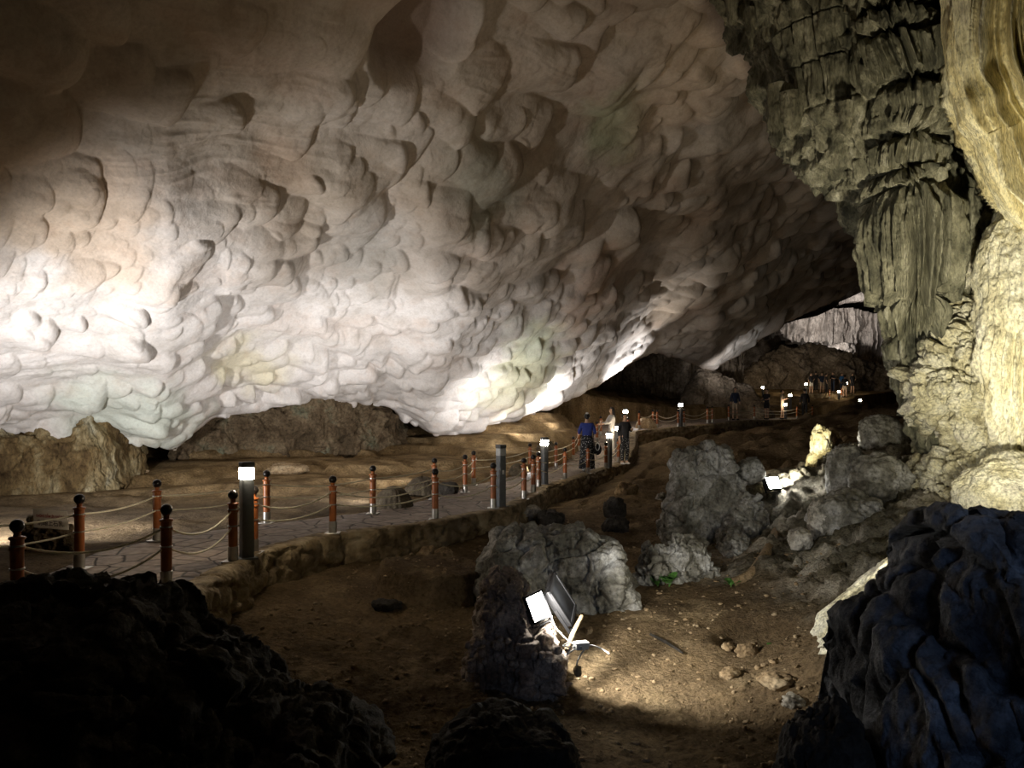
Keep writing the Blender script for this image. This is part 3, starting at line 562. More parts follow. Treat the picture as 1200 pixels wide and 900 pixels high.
# mid ground boulders -------------------------------------------------
def onfloor(u, v, z=None):
    # the ground point seen at u, v, found along the view ray
    best = None
    for d in np.linspace(3.5, 60, 1200):
        p = W(u, v, d)
        if p[2] <= float(ground(p[0:1], p[1:2], False)[0]): best = p; break
    return best if best is not None else W(u, v, 12)
ridge_rock('boulder', 'broad grey boulder with a white patch, behind the glowing floodlight', [(556,655,9.4),(562,640,9.4),(585,628,9.5),(620,624,9.6),(655,622,9.6),(690,626,9.6),(715,634,9.5),(732,648,9.4),(742,668,9.3)], 9.5, .75, .7, -.85, M['grey'], 560, .16, 240, 190, .08, 1.0)
ridge_rock('boulder', 'low mottled brown and white boulder above the small green seedling', [(738,655,10.2),(752,642,10.3),(780,640,10.3),(806,636,10.4),(828,640,10.4),(842,650,10.3),(852,670,10.2)], 10.3, .5, .5, -.75, M['grey'], 570, .1, 200, 150, .12, 1.5)
ridge_rock('boulder', 'tall grey lumpy boulder in the middle of the pit, behind the low mottled one', [(774,592,13),(780,560,13),(795,536,13.1),(806,531,13.1),(818,533,13.1),(828,528,13.2),(846,527,13.2),(858,536,13.2),(864,552,13.1),(868,600,13)], 13, .95, .8, -.6, M['grey'], 580, .2, 220, 200, .09, 1.0)
rock('rock', 'grey rounded rock perched beside the top of the tall grey boulder', tuple(W(878, 553, 12.9)), (.24, .22, .23), M['grey'], 586, sub=5)
ridge_rock('boulder', 'dark grey boulder with a white streaked face beside the floor spotlight', [(842,610,12),(852,590,12.1),(872,580,12.2),(890,586,12.2),(902,602,12.1),(908,625,12)], 12.1, .6, .5, -.55, M['grey'], 590, .1, 160, 140, .12, 1.3)
ridge_rock('boulder', 'olive mottled boulder at the bottom of the boulder pile', [(836,650,11.2),(842,632,11.2),(860,624,11.3),(880,628,11.3),(896,645,11.2),(902,670,11.1)], 11.2, .6, .5, -.75, M['grey'], 600, .1, 160, 140, .12, 1.4)
rock('boulder', 'dark round boulder in the shade under the hanging flowstone foot', tuple(W(1034, 514, 13.6)), (.40, .4, .44), M['grey'], 610, sub=6, box=.1, lump=.16)
rock('boulder', 'dark lumpy boulder beside the brightly lit yellow rock', tuple(W(993, 556, 11.8)), (.31, .34, .48), M['grey'], 613, sub=6, lump=.2)
rock('boulder', 'grey peaked boulder half way up the slope', tuple(W(1034, 568, 11.0)), (.42, .4, .42), M['grey'], 616, sub=6, lump=.25)
rock('boulder', 'grey pitted boulder low on the slope under the peaked boulder', tuple(W(990, 612, 10.4)), (.46, .42, .42), M['grey'], 619, sub=6, lump=.25, knob=.04)
rock('rock', 'small pale grey slab leaning at the bottom of the slope', tuple(W(938, 632, 10.1)), (.15, .14, .14), M['pale'], 622, sub=5)
rock('rock', 'pale fan ribbed rock beside the small grey slab', tuple(W(960, 610, 10.3)), (.13, .15, .26), M['pale'], 624, sub=5, flute=.08)
rock('boulder', 'smooth cream hump of flowstone under the lumpy wall', tuple(W(1195, 592, 8.7)), (.7, .6, .6), M['lumpy'], 627, sub=6, lump=.15, plate=.03, box=.05)
rock('rock', 'green tinged cream rock ridge beside the slate blue rock', tuple(W(1042, 700, 6.5)), (.72, .4, .2), M['lumpy'], 629, sub=6).rotation_euler = (0, math.radians(-38), 0)
# floodlit yellow rock
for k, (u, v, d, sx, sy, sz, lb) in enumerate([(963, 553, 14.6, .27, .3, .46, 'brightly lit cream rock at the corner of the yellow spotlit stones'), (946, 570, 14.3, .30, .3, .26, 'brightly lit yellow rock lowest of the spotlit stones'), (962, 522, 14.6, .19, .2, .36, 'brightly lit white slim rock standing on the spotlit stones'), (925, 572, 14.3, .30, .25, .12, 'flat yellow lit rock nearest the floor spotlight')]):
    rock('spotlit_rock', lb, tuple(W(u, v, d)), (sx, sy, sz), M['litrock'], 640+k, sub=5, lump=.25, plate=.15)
rock('rock', 'brown rounded rock standing behind the spotlit yellow stones', tuple(W(974, 540, 15.2)), (.25, .25, .62), M['tan'], 646, sub=5)
# rock that carries the floodlight
KR = ridge_rock('knobbly_rock', 'knobbly grey brown rock with a hollow side carrying the glowing floodlight', [(546,775,7.1),(554,742,7.15),(560,705,7.2),(569,682,7.2),(584,668,7.25),(606,670,7.25),(616,686,7.2),(622,716,7.15),(634,732,7.1),(650,746,7.0),(664,775,7.0)], 7.15, .5, .45, -.95, M['brownrock'], 660, .09, 220, 200, .09, 1.3)
for k in range(44):
    a = rng.rand(); u = 546+112*a; v = 748+32*rng.rand()+8*abs(a-.5); r = .016+.03*rng.rand()
    o = link('nodule', rock_mesh((r, r, r*1.2), 670+k, 3), M['brownrock'], KR); o.location = tuple(W(u, v, 6.68+.08*rng.rand()))
# loose stones
for k, (u, v, s, sz, m, lb) in enumerate([(501, 652, .15, .15, 'tan', 'split tan stone at the foot of the kerb'), (519, 656, .16, .14, 'tan', 'tan wedge shaped stone leaning on the split stone'), (497, 636, .12, .12, 'tan', 'small tan stone behind the split stone, touching the kerb'),
        (618, 607, .32, .2, 'pale', 'grey brown stone lying against the kerb bend'), (645, 615, .3, .22, 'dark', 'dark brown stone beside the grey brown stone at the kerb'), (734, 588, .26, .2, 'tan', 'rounded tan stone alone on the lit dirt'), (720, 607, .26, .26, 'dark', 'dark pointed stone below the rounded tan stone'), (722, 622, .24, .2, 'dark', 'dark stone touching the broad grey boulder top'),
        (655, 795, .11, .03, 'tan', 'flat tan flake on the dirt under the floodlight'), (632, 803, .05, .04, 'pale', 'small grey stone by the flat flake'), (690, 741, .04, .05, 'tan', 'small round stone on the dirt behind the junction box'), (868, 748, .08, .07, 'tan', 'pale stone in the shaded hollow'), (875, 765, .10, .07, 'tan', 'brown stone at the edge of the shaded hollow'), (853, 758, .08, .06, 'tan', 'small stone deepest in the shaded hollow'),
        (912, 803, .16, .07, 'tan', 'low tan stone at the edge of the lit dirt'), (855, 795, .10, .06, 'tan', 'pale stone on the lit dirt below the hollow'), (930, 828, .1, .06, 'pale', 'pale pebble near the slate blue rock'), (452, 712, .16, .07, 'dark', 'dark clod on the dug bank'), (775, 586, .16, .16, 'grey', 'small grey knob on the shoulder of the tall grey boulder'), (160, 557, .22, .1, 'tan', 'flat tan stone by the yellow flowstone bank'), (400, 525, .4, .14, 'tan', 'tan slab lying below the clay bank'), (372, 530, .3, .10, 'clay', 'brown slab lying below the clay bank'), (336, 548, .5, .18, 'tan', 'low brown stone behind the bollard lamp')]):
    p = onfloor(u, v); rock('stone', lb, (p[0], p[1], gz(p[0], p[1])+sz*.35), (s, s*.85, sz), M[m], 700+k, 'stone', sub=4, rz=k*1.3, lump=.3, plate=.22)
# banks at the foot of the pale wall
def bank(name, label, pts, front, zb, mat, seed, colr=None, **kw):
    return ridge_rock(name, label, pts, 0, front, 1.5, zb, mat, seed, **kw)
bank('flowstone_bank', 'yellow brown dripping flowstone bank under the pale wall beside the sign', [(-160,504,14.9),(-60,501,15.3),(0,500,15.8),(40,499,16.2),(80,495,16.6),(104,487,16.9),(122,472,17.0),(136,482,17),(144,512,16.9),(152,556,16.8)], 1.1, -.25, M['bank'], 760, amp=.2, plates=.12, n=260, m=160)
bank('clay_bank', 'brown clay bank streaked with green under the pale scalloped wall', [(196,545,19.6),(216,510,20.2),(250,478,20.9),(290,464,21.6),(340,456,22.2),(380,452,22.8),(420,452,23.4),(445,462,24),(464,482,24.4),(476,512,24.6),(490,535,24.8)], .9, .2, M['clay'], 770, amp=.3, plates=.1, n=260, m=160)
ridge_rock('rock', 'dark flat rock beside the path carrying the small white sign', [(15,640,9.4),(22,612,9.5),(34,600,9.6),(50,604,9.6),(70,612,9.6),(88,620,9.5),(96,650,9.4)], 9.5, .35, .35, -.15, M['clay'], 780, .04, 140, 120, .05, 2)

# ------------------------------------------------------------------ far end of the cave
def sheet(name, label, u0, u1, vt, vb, d, mat, seed, amp=.6, flute=0, ragged=0, cat=None, kind=None, n=260, m=200, depth_lean=0, sf=.45):
    u = np.linspace(u0, u1, n); t = np.linspace(-.25, 1.25, m)           # the rolled edges give it a thickness
    f = lambda q: np.interp(u, np.linspace(u0, u1, len(q)), q) if hasattr(q, '__len__') else q+0*u
    tt = np.clip(t, 0, 1)[None, :]; bk = (np.maximum(0, -t)/.25+np.maximum(0, t-1)/.25)[None, :]
    V_ = f(vt)[:, None]*(1-tt)+f(vb)[:, None]*tt
    if ragged: V_ = V_+ragged*tt**2*(vnoise(np.stack([u*.22, 0*u, 0*u], -1), seed)+.6*vnoise(np.stack([u*.6, 0*u, 0*u], -1), seed+1))[:, None]
    dd = f(d)[:, None]+depth_lean*(tt-.5)+0*V_
    P = W(u[:, None]+0*V_, V_, dd); P[..., 1] += bk*2.5*amp+1.5*np.abs(np.linspace(-1, 1, n))[:, None]**6
    nn = np.zeros_like(P); nn[..., 1] = -1
    dsp = amp*fbm(P*sf, 4, seed+3)+.35*amp*ridged(P*sf*2.5, 3, seed+4)+flute*ridged(P*A(2.2, 2.2, .22), 3, seed+5)
    return link(name, grid_mesh(P+nn*dsp[..., None]), mat, None, label, cat, None, kind)
sheet('wall_back', 'dark far end wall of the cave', 560, 1350, 180, 500, 86, M['brown'], 800, 2.0, kind='structure', n=200)
sheet('wall_recess', 'shadowed brown rock wall under the low rim of the ceiling', 640, 880, [440, 425, 405, 392, 390, 400], 492, [43, 45, 46.5, 48, 49, 50], M['brown'], 810, 1.0, .25, kind='structure')
ridge_rock('rock_mound', 'broad brown rock mound behind the far visitors', [(840,470,62),(862,445,65),(885,424,66),(915,406,67),(945,402,67),(975,408,66),(1000,418,66),(1025,424,66),(1060,442,66),(1090,470,66)], 67, 1.6, 3, 1.5, M['brown'], 820, .5, 240, 160, .4, .35)
sheet('flowstone_curtain', 'pale fluted flowstone curtain hanging above the far brown mound', 908, 1062, [384, 376, 372, 362, 362, 368, 370, 366], [388, 402, 402, 410, 424, 420, 422, 424], 74, M['farwhite'], 830, .8, .9, 6, cat='rock formation', n=320)
sheet('rock_shelf', 'small pinkish lit rock shelf under the far ceiling', 992, 1075, [351, 340, 333, 330, 328], [354, 352, 350, 352, 352], 71, M['farwhite'], 840, .5, .1, 1, cat='rock formation', n=120, m=80)
rock('boulder', 'rounded pale boulder under the far flowstone curtain', tuple(W(986, 413, 72)), (1.3, 1.2, 1.0), M['farwhite'], 845, sub=5)
ridge_rock('rock_ledge', 'dark sloping ledge below the lit ceiling fold, behind the visitor in navy', [(792,470,44),(805,440,45),(825,432,46),(850,444,46),(880,452,46),(905,468,46)], 46, 1.2, 1.5, 1.0, M['brown'], 850, .3, 160, 120, .2, .5)
def ret_wall():
    u = np.linspace(944, 1000, 120); t = np.linspace(0, 1, 24); P = np.zeros((120, 24, 3)); d = 57.5
    prof = np.interp(t, [0, .8, 1], [0, 0, .6]); hz = np.interp(t, [0, .8, 1], [0, 1, 1])
    P[..., 0] = ((u-600)/F*d)[:, None]; P[..., 1] = d+prof[None, :]; P[..., 2] = CH-(476-VH)/F*d+hz[None, :]*.95
    f1, f2, idv = worley(P*2.2, 861); P[..., 1] -= .12*(idv-.3)-.12*np.exp(-((f2-f1)/.08)**2)
    link('terrace_wall', grid_mesh(P), M['kerb'], kind='structure', label='low rubble retaining wall under the far visitors')
ret_wall()

# ------------------------------------------------------------------ rope posts
def dup(root, loc, label=None, group=None):
    r = root.copy(); COL.objects.link(r); r.location = loc
    if label: r['label'] = label
    if group: r['group'] = group
    for ch in list(root.children):
        c = ch.copy(); COL.objects.link(c); c.parent = r
        for g in list(ch.children):
            e = g.copy(); COL.objects.link(e); e.parent = c
    return r
def make_post():
    t = empty('rope_post', (0, 0, 0), 'x', 'post')
    MB().box((0, 0, .008), (.2, .2, .016), bevel=.004).build('base_plate', M['steel'], t)
    MB().lathe([(.056, .012), (.056, .17), (.053, .172), (.05, .172)]).build('sleeve', M['steel'], t)
    MB().lathe([(.05, .165), (.05, .55), (.058, .553), (.060, .565), (.058, .577), (.05, .58), (.05, .635), (.062, .638), (.064, .65), (.056, .658), (.03, .664), (.026, .685), (.034, .70), (.02, .705)]).build('shaft', M['wood'], t)
    MB().ball((0, 0, .745), .055, seg=20).build('finial', M['black'], t)
    for z in (.585, .40): MB().lathe([(.0525, z-.008), (.058, z-.006), (.058, z+.006), (.0525, z+.008)]).build('rope_ring', M['steel'], t)
    return t
POST0 = make_post(); used = [False]
def post(u, Y, label, z=None, group='wooden rope posts along the path'):
    x = (u-600)/F*Y; z = path_z(Y) if z is None else z; loc = (x, Y, float(z))
    if not used[0]: POST0.location = loc; POST0['label'] = label; POST0['group'] = group; used[0] = True; return POST0
    return dup(POST0, loc, label, group)
inner = [(-70, 7.3, None), (93, 8.16, 'rope post standing beside the small white sign'), (184, 9.97, 'rope post on the far side of the path, next after the one by the sign'), (312.5, 11.6, 'rope post across the path behind the first lit bollard lamp'),
         (437, 12.7, 'rope post standing beside the nearest ribbed stone dome'), (509, 14.85, 'rope post beside the second ribbed dome, hidden behind a nearer post'), (545, 16.1, 'rope post across the path, just before the unlit bollard lamp'), (555, 17.7, 'thin looking rope post close behind the one before the unlit bollard lamp'),
         (621, 22.2, 'rope post beside the white floor patch, half hidden by nearer posts'), (651.5, 23.2, 'rope post alone across the path behind the second lit bollard lamp'), (672, 25.9, 'rope post close beside the woman in the blue top'), (678, 28, 'rope post seen above the shoulder line beside the woman in blue'), (699.5, 30, 'dark rope post between the two women'), (704, 31.5, 'reddish rope post between the two women, nearer the one in grey')]
outer = [(20, 6.2, 'nearest rope post, bright orange wood, behind the black craggy rock'), (195, 7.25, 'dark rope post rising from behind the black craggy rock'), (273, 8.58, 'rope post touching the near side of the first lit bollard lamp'), (297.5, 9.1, 'rope post half hidden behind the first lit bollard lamp'),
         (390, 10.6, 'rope post alone on the kerb between the first lamp and the domes'), (510, 12, 'rope post on the kerb in front of the second ribbed dome'), (578, 13.4, 'rope post touching the unlit bollard lamp'), (614, 14.85, 'rope post on the kerb just past the unlit bollard lamp'),
         (625, 16.1, 'rope post on the kerb just before the second lit bollard lamp'), (631, 17.3, 'rope post touching the second lit bollard lamp'), (662, 19.3, 'orange rope post on the kerb past the second lit bollard lamp'), (689, 21.2, 'rope post in front of the polka dot trousers'), (710, 23.3, 'rope post touching the third lit bollard lamp'), (724.5, 25.5, 'orange rope post past the third lit bollard lamp'),
         (729, 28, 'rope post first of the close row beyond the fourth lamp'), (731, 29.6, 'rope post second of the close row beyond the fourth lamp'), (736, 31.2, 'rope post beside the lamp at the bend of the path')]
platform = [(749, 33.3, 'thin far rope post beside the arched cover on the terrace'), (765, 34.2, 'far rope post between the arched cover and the terrace lamp'), (770, 33.9, 'darker far rope post just before the terrace lamp'), (794.5, 34.4, 'far rope post touching the terrace lamp on its near side'), (801.5, 34.6, 'far rope post touching the terrace lamp on its far side'), (829, 36.3, 'far rope post past the terrace lamp, one of a pair'), (834.5, 36.7, 'far rope post ending the terrace rope past the lamp')]
far = [(854, 38, 'far rope post beside the visitor in navy'), (884, 40.5, 'far rope post between the navy visitor and the bare legged visitor'), (934, 43, 'far rope post beside the visitor in long black clothes'), (952, 44.5, 'dark far rope post past the visitor in long black clothes')]
def pos3(p): u, Y = p[0], p[1]; return Vector(((u-600)/F*Y, Y, float(path_z(Y))))
for lst in (inner, outer, platform, far):
    for p in lst:
        if p[2]: post(*p)
for u, Y, lb in [(972, 57, 'far upper rope post below the lit visitor group'), (986, 57, 'far upper rope post beside the lit terrace lamp pair'), (1000, 54, 'far upper rope post by the lamp nearest the column'), (1016, 53, 'far upper rope post past the lamp nearest the column'), (1028, 52, 'far upper rope post closest to the hanging column')]:
    post(u, Y, lb, gz((u-600)/F*Y, Y))
def rope(lst, z, label, sags, r=.0105):
    pts = []
    for a, b, sg in zip(lst, lst[1:], sags):
        A_, B_ = pos3(a), pos3(b); off = (B_-A_).normalized()*.0
        for k in range(13):
            t = k/12; p = A_.lerp(B_, t)+off; p.z += z-sg*4*t*(1-t)
            if k or not pts: pts.append(p)
    link('rope', tube_mesh(pts, r, 8), M['rope'], None, label, 'rope')
def sg(lst, f): return [f*min(1.2, (pos3(a)-pos3(b)).length)*(.6+.8*rng.rand()) for a, b in zip(lst, lst[1:])]
rope(inner, .585, 'upper cream rope along the far side of the path', sg(inner, .05))
rope(inner, .40, 'lower cream rope along the far side of the path', sg(inner, .05))
so = sg(outer, .1); so[1] = .16; so[2] = .02
rope(outer, .585, 'upper cream rope along the kerb side of the path', so)
so = sg(outer, .1); so[0] = .2; so[1] = .17; so[2] = .02
rope(outer, .40, 'lower cream rope along the kerb side of the path', so)
rope(platform, .585, 'upper cream rope on the far terrace', sg(platform, .12), .014); rope(platform, .40, 'lower cream rope on the far terrace', sg(platform, .12), .012)
rope(far, .585, 'upper rope beside the far visitors', sg(far, .12), .016); rope(far, .40, 'lower rope beside the far visitors', sg(far, .12), .014)

# ------------------------------------------------------------------ bollard lamps
def make_lamp(glow, name='bollard_lamp'):
    t = empty(name, (0, 0, 0), 'x', 'lamp', rz=math.radians(38))
    MB().box((0, 0, .012), (.2, .2, .024), bevel=.005).build('base_plate', M['lampgrey'], t)
    MB().box((0, 0, .46), (.132, .132, .90), bevel=.012).build('post', M['lampgrey'], t)
    MB().box((0, 0, .975), (.138, .138, .135), bevel=.015).build('diffuser', M[glow], t)
    MB().box((0, 0, 1.073), (.145, .145, .065), bevel=.012).build('cap', M['capgrey'], t)
    return t
lm = make_lamp('lampglow'); first = True
for u, Y, lb in [(289, 8.73, 'lit grey bollard lamp nearest the camera, between two rope posts'), (638, 17.9, 'lit bollard lamp in the middle of the kerb, past the unlit one'), (714, 23.6, 'lit bollard lamp beside the polka dot trousers'), (724, 26.6, 'lit bollard lamp below the woman in grey'), (733, 31.5, 'lit bollard lamp at the bend, seen against the dark recess'), (797.5, 34.5, 'lit bollard lamp standing alone on the far terrace')]:
    loc = ((u-600)/F*Y, Y, float(path_z(Y)))
    if first: lm.location = loc; lm['label'] = lb; lm['group'] = 'grey bollard lamps'; first = False
    else: dup(lm, loc, lb, 'grey bollard lamps')
lo = make_lamp('lampoff'); lo.location = ((587-600)/F*13.6, 13.6, 0); lo['label'] = 'unlit grey bollard lamp on the kerb, its head dark'; lo['group'] = 'grey bollard lamps'
MB().box((-.0005, -.0668, .62), (.05, .002, .075)).build('notice_sticker', M['white'], lo)
lf = make_lamp('farglow'); first = True
for u, Y, vt, lb in [(894, 56, 452, 'far glowing lamp above the bare legged visitor'), (920.5, 42.5, 472, 'far glowing lamp in front of the visitor in cream'), (926, 47, 461, 'far glowing lamp just above and behind the visitor in cream'), (944.5, 60, 448, 'far glowing lamp beside the visitor with white shorts'), (983, 56.5, 457, 'far glowing lamp at the foot of the terrace steps'), (992, 61, 447, 'topmost far glowing lamp beside the visitor in bright blue'), (1008, 53, 467, 'far glowing lamp nearest the hanging column')]:
    x = (u-600)/F*Y; zt = CH-(vt+2-VH)/F*Y; loc = (x, Y, zt-.98)
    if first: lf.location = loc; lf['label'] = lb; lf['group'] = 'far lamps'; first = False
    else: dup(lf, loc, lb, 'far lamps')

# ------------------------------------------------------------------ ribbed domes that hide the floor lights
def dome(name, label, loc, r, h, mat, ribs=22, seed=0):
    n, m = 132, 26; th = np.linspace(0, 2*math.pi, n, endpoint=False)[:, None]; t = np.linspace(0, math.pi/2, m)[None, :]
    rr = np.cos(t)**.95; rib = 1+.05*np.abs(np.sin(th*ribs/2+.25*np.sin(t*4+seed)))*np.cos(t)**.4
    P = np.stack([r*rr*rib*np.cos(th), r*rr*rib*np.sin(th), h*np.sin(t)*(1+.02*np.sin(th*3+seed))+0*th], -1)
    P += .02*r*fbm(P*14/r*.3, 3, seed)[..., None]; P[..., 2] -= .03
    o = link(name, grid_mesh(P, True), mat, None, label, 'dome'); o.location = loc; return o
M['dome'] = rock_mat('dark_ribbed_stone', [(.3, (.045, .035, .022)), (.5, (.10, .08, .055)), (.7, (.18, .15, .1))], 6, .9, 20)
def onpathz(u, Y): x = (u-600)/F*Y; return (x, Y, gz(x, Y))
dome('ribbed_dome', 'ribbed dark stone dome on the path edge nearest the camera', onpathz(461, 13.7), .35, .43, M['dome'])
dome('ribbed_dome', 'ribbed stone dome half hidden by two rope posts', onpathz(496, 16.0), .42, .50, M['dome'], 20, 3)
rock('stone', 'dark round stone against the half hidden ribbed dome', tuple(A(*onpathz(522, 16))+A(0, 0, .1)), (.26, .22, .2), M['dark'], 871, 'stone', sub=4)
dome('ribbed_dome', 'dark dome beside the white floor patch past the unlit lamp', onpathz(606.5, 20.6), .26, .40, M['dome'], 16, 5)
dome('ribbed_dome', 'dark dome behind the second lit bollard lamp', onpathz(640, 24), .3, .32, M['dome'], 16, 8)
dome('arched_cover', 'pale brown arched cover on the far terrace', onpathz(757, 33.9), .46, .55, M['tan'], 12, 6)

# ------------------------------------------------------------------ little white sign
def text_mesh(body, size, ext=.0015, bold=0):
    c = bpy.data.curves.new('t', 'FONT'); c.body = body; c.size = size; c.extrude = ext; c.offset = bold; c.align_x = 'CENTER'; c.align_y = 'CENTER'
    o = bpy.data.objects.new('t', c); COL.objects.link(o); bpy.context.view_layer.update()
    me = bpy.data.meshes.new_from_object(o.evaluated_get(bpy.context.evaluated_depsgraph_get())); bpy.data.objects.remove(o); return me
sg_ = empty('warning_sign', tuple(W(59.5, 608.5, 9.2)), 'small white sign with red and brown lettering propped on the dark rock', 'sign')
sg_.rotation_euler = (math.radians(52), math.radians(5), math.radians(4))
bd = MB().box((0, 0, 0), (.40, .25, .012), bevel=.003).mesh()
for v_ in bd.vertices: v_.co.x += -.45*v_.co.y
link('board', bd, M['sign'], sg_)
for body, y, wd, hh, mt, nm in [('KHÔNG DẪM LÊN NHŨ ĐÁ', .042, .325, .055, 'red', 'red_lettering'), ('别踏上石乳.', -.055, .31, .075, 'ink', 'brown_lettering')]:
    me = text_mesh(body, .06, .001, .0006)
    if len(me.vertices):
        co_ = np.array([v_.co[:] for v_ in me.vertices]); lo_, hi_ = co_.min(0), co_.max(0); cc = (lo_+hi_)/2; k_ = A(wd, hh, .002)/np.maximum(hi_-lo_, 1e-5)
        for v_ in me.vertices:
            p = (np.array(v_.co[:])-cc)*k_; v_.co = (p[0]-.45*(p[1]+y), p[1]+y, p[2]+.0068)
        me.materials.clear(); link(nm, me, M[mt], sg_)
MB().box((0, -.03, -.07), (.03, .03, .13)).build('prop_leg', M['blackmetal'], sg_)

# ------------------------------------------------------------------ floodlights
def make_flood(label, loc, rot, w, h, face):
    t = empty('floodlight', loc, label, 'floodlight'); t.rotation_euler = rot          # shines along local -Y
    MB().box((0, .03, 0), (w*1.14, .05, h*1.14), bevel=.01).build('housing', M['blackmetal'], t)
    MB().box((0, .0, 0), (w, .012, h), bevel=.002).build('lamp_face', M[face], t)
    fr = MB()
    for sx in (-1, 1): fr.box((sx*w*.54, -.006, 0), (w*.08, .02, h*1.16))
    for sz in (-1, 1): fr.box((0, -.006, sz*h*.54), (w*1.16, .02, h*.08))
    fr.build('bezel', M['blackmetal'], t)
    fins = MB()
    for k in range(7): fins.box(((k-3)*w*.14, .07, 0), (.006, .04, h*.95))
    fins.build('cooling_fins', M['blackmetal'], t)
    br = MB()
    for sx in (-1, 1): br.box((sx*w*.62, .04, -h*.35), (.01, .03, h*.75))
    br.box((0, .04, -h*.74), (w*1.3, .03, .012)); br.build('bracket', M['blackmetal'], t)
    return t
FL = tuple(W(630, 711, 6.95))
make_flood('glowing white floodlight mounted on the knobbly rock', FL, (math.radians(-12), math.radians(-17), math.radians(28)), .165, .225, 'floodface')
make_flood('dark unlit floodlight with smoked glass tilted behind the glowing floodlight', tuple(W(659, 702, 7.3)), (math.radians(-24), math.radians(-27), math.radians(76)), .26, .38, 'glass')
p = W(681, 757, 6.75); jb = empty('junction_box', tuple(p), 'small white junction box on the dirt edge under the floodlight', 'electrical box', rz=.3)
MB().box((0, 0, 0), (.12, .08, .05), bevel=.006).build('box_body', M['white'], jb); MB().box((0, 0, .03), (.126, .086, .012), bevel=.004).build('lid', M['white'], jb)
gl = MB()
for dx, dy in ((-.07, 0), (.07, .01), (-.02, -.05)): gl.cone((dx*.8, dy*.8, 0), (dx*1.15, dy*1.15, -.005), .012)
gl.build('cable_gland', M['white'], jb)
def cable(label, P_, r=.007, m='white'):
    V_ = [Vector(tuple(q)) for q in P_]; out = []
    for k in range(len(V_)-1):
        p0, p1, p2, p3 = V_[max(k-1, 0)], V_[k], V_[k+1], V_[min(k+2, len(V_)-1)]
        for j in range(8):
            t = j/8; out.append(.5*((2*p1)+(p2-p0)*t+(2*p0-5*p1+4*p2-p3)*t*t+(3*p1-p0-3*p2+p3)*t**3))
    out.append(V_[-1]); link('cable', tube_mesh(out, r, 8), M[m], None, label, 'cable')
cable('thin white cable from the floodlight down to the junction box', [W(646, 722, 6.97), W(651, 735, 6.95), W(657, 742, 6.9), W(663, 748, 6.82), W(672, 755, 6.76)], .005)
cable('white cable loop drooping below the junction box', [W(676, 760, 6.75), W(668, 764, 6.72), W(664, 768, 6.7), W(668, 759, 6.7), W(660, 757, 6.74), W(668, 752, 6.8)])
cable('white cable hanging over the dirt edge by the junction box', [W(686, 760, 6.73), W(680, 768, 6.68), W(676, 778, 6.66), W(678, 784, 6.66)])
cable('white cable running across the lit dirt from the junction box', [W(688, 756, 6.78), W(696, 757, 6.85), W(706, 761, 6.9), W(714, 766, 6.86)])
rock('stone', 'small round brown lump at the end of the hanging cable', tuple(W(677, 786, 6.65)), (.04, .04, .05), M['tan'], 890, 'stone', sub=3)
link('stick', tube_mesh([W(664, 762, 6.9), W(672, 742, 7.05), W(682, 722, 7.2)], [.024, .026, .02], 9), M['clay'], None, 'short tan log propped beside the junction box', 'stick')
# floor spotlight by the yellow rock and the marker post
p = W(906, 566, 12.9); make_flood('bright floor spotlight shining on the yellow stones', tuple(p), (math.radians(-25), 0, math.radians(35)), .34, .2, 'floodface')
xm, ym = (826-600)/F*20, 20; t = empty('marker_post', (xm, ym, gz(xm, ym)), 'small red and white marker post behind the tall grey boulder', 'marker')
MB().lathe([(.05, 0), (.05, .75), (.045, .78), (.02, .79)]).build('post', M['white'], t); MB().lathe([(.053, .52), (.053, .68), (.05, .685)]).build('red_band', M['red'], t)

# ------------------------------------------------------------------ small plants
def plant(label, loc, n, ln, seed, spread=1.0):
    r = random.Random(seed); V_, Fq = [], []
    for k in range(n):
        a = r.random()*6.283; e = .3+r.random()*.9; L = ln*(.6+.6*r.random()); w = L*.42
        d = Vector((math.cos(a)*math.cos(e), math.sin(a)*math.cos(e), math.sin(e))); s_ = Vector((-math.sin(a), math.cos(a), 0)); up = d.cross(s_)
        base = Vector((math.cos(a), math.sin(a), 0))*ln*.4*spread*r.random()+Vector((0, 0, ln*.5*r.random()))
        i0 = len(V_)
        for j in range(7):
            t = j/6; wd = w*math.sin(math.pi*min(1, t*.93+.07))**.8; c = base+d*L*t-Vector((0, 0, 1))*L*.35*t*t
            V_ += [tuple(c-s_*wd+up*wd*.25), tuple(c), tuple(c+s_*wd+up*wd*.25)]
        for j in range(6):
            for q in (0, 1): Fq.append((i0+j*3+q, i0+j*3+q+1, i0+(j+1)*3+q+1, i0+(j+1)*3+q))
    t_ = empty('seedling', loc, label, 'plant'); me = mesh_from(V_, Fq); lf_ = link('foliage', me, M['leaf'], t_)
    st = MB()
    for k in range(max(3, n//3)):
        a = r.random()*6.283; st.cone((0, 0, -.03), (math.cos(a)*ln*.3*spread, math.sin(a)*ln*.3*spread, ln*.5), .004, .003, 6)
    st.build('stem', M['leaf'], t_); return t_
for u, v, n, ln, lb, sp in [(783, 690, 12, .15, 'small bright green seedling at the foot of the mottled boulder', 1.2), (770, 688, 7, .2, 'larger leaved seedling against the mottled boulder', .6), (900, 747, 14, .13, 'green seedling in the shaded hollow', 1.3), (888, 752, 8, .09, 'lower green sprig in the shaded hollow', 1.3), (855, 689, 9, .1, 'pale green sprig at the end of the root in the pit', 1.2), (1002, 716, 10, .09, 'yellow green tuft on the rock edge by the slate blue rock', 1.5), (1068, 672, 6, .07, 'small green tuft on the bright slope by the slate blue rock', 1.4)]:
    p = onfloor(u, v) if u < 1000 else W(u, v, 5.9)
    plant(lb, (p[0], p[1]-.05, (gz(p[0], p[1]) if u < 1000 else p[2])+.02), n, ln, int(u), sp)
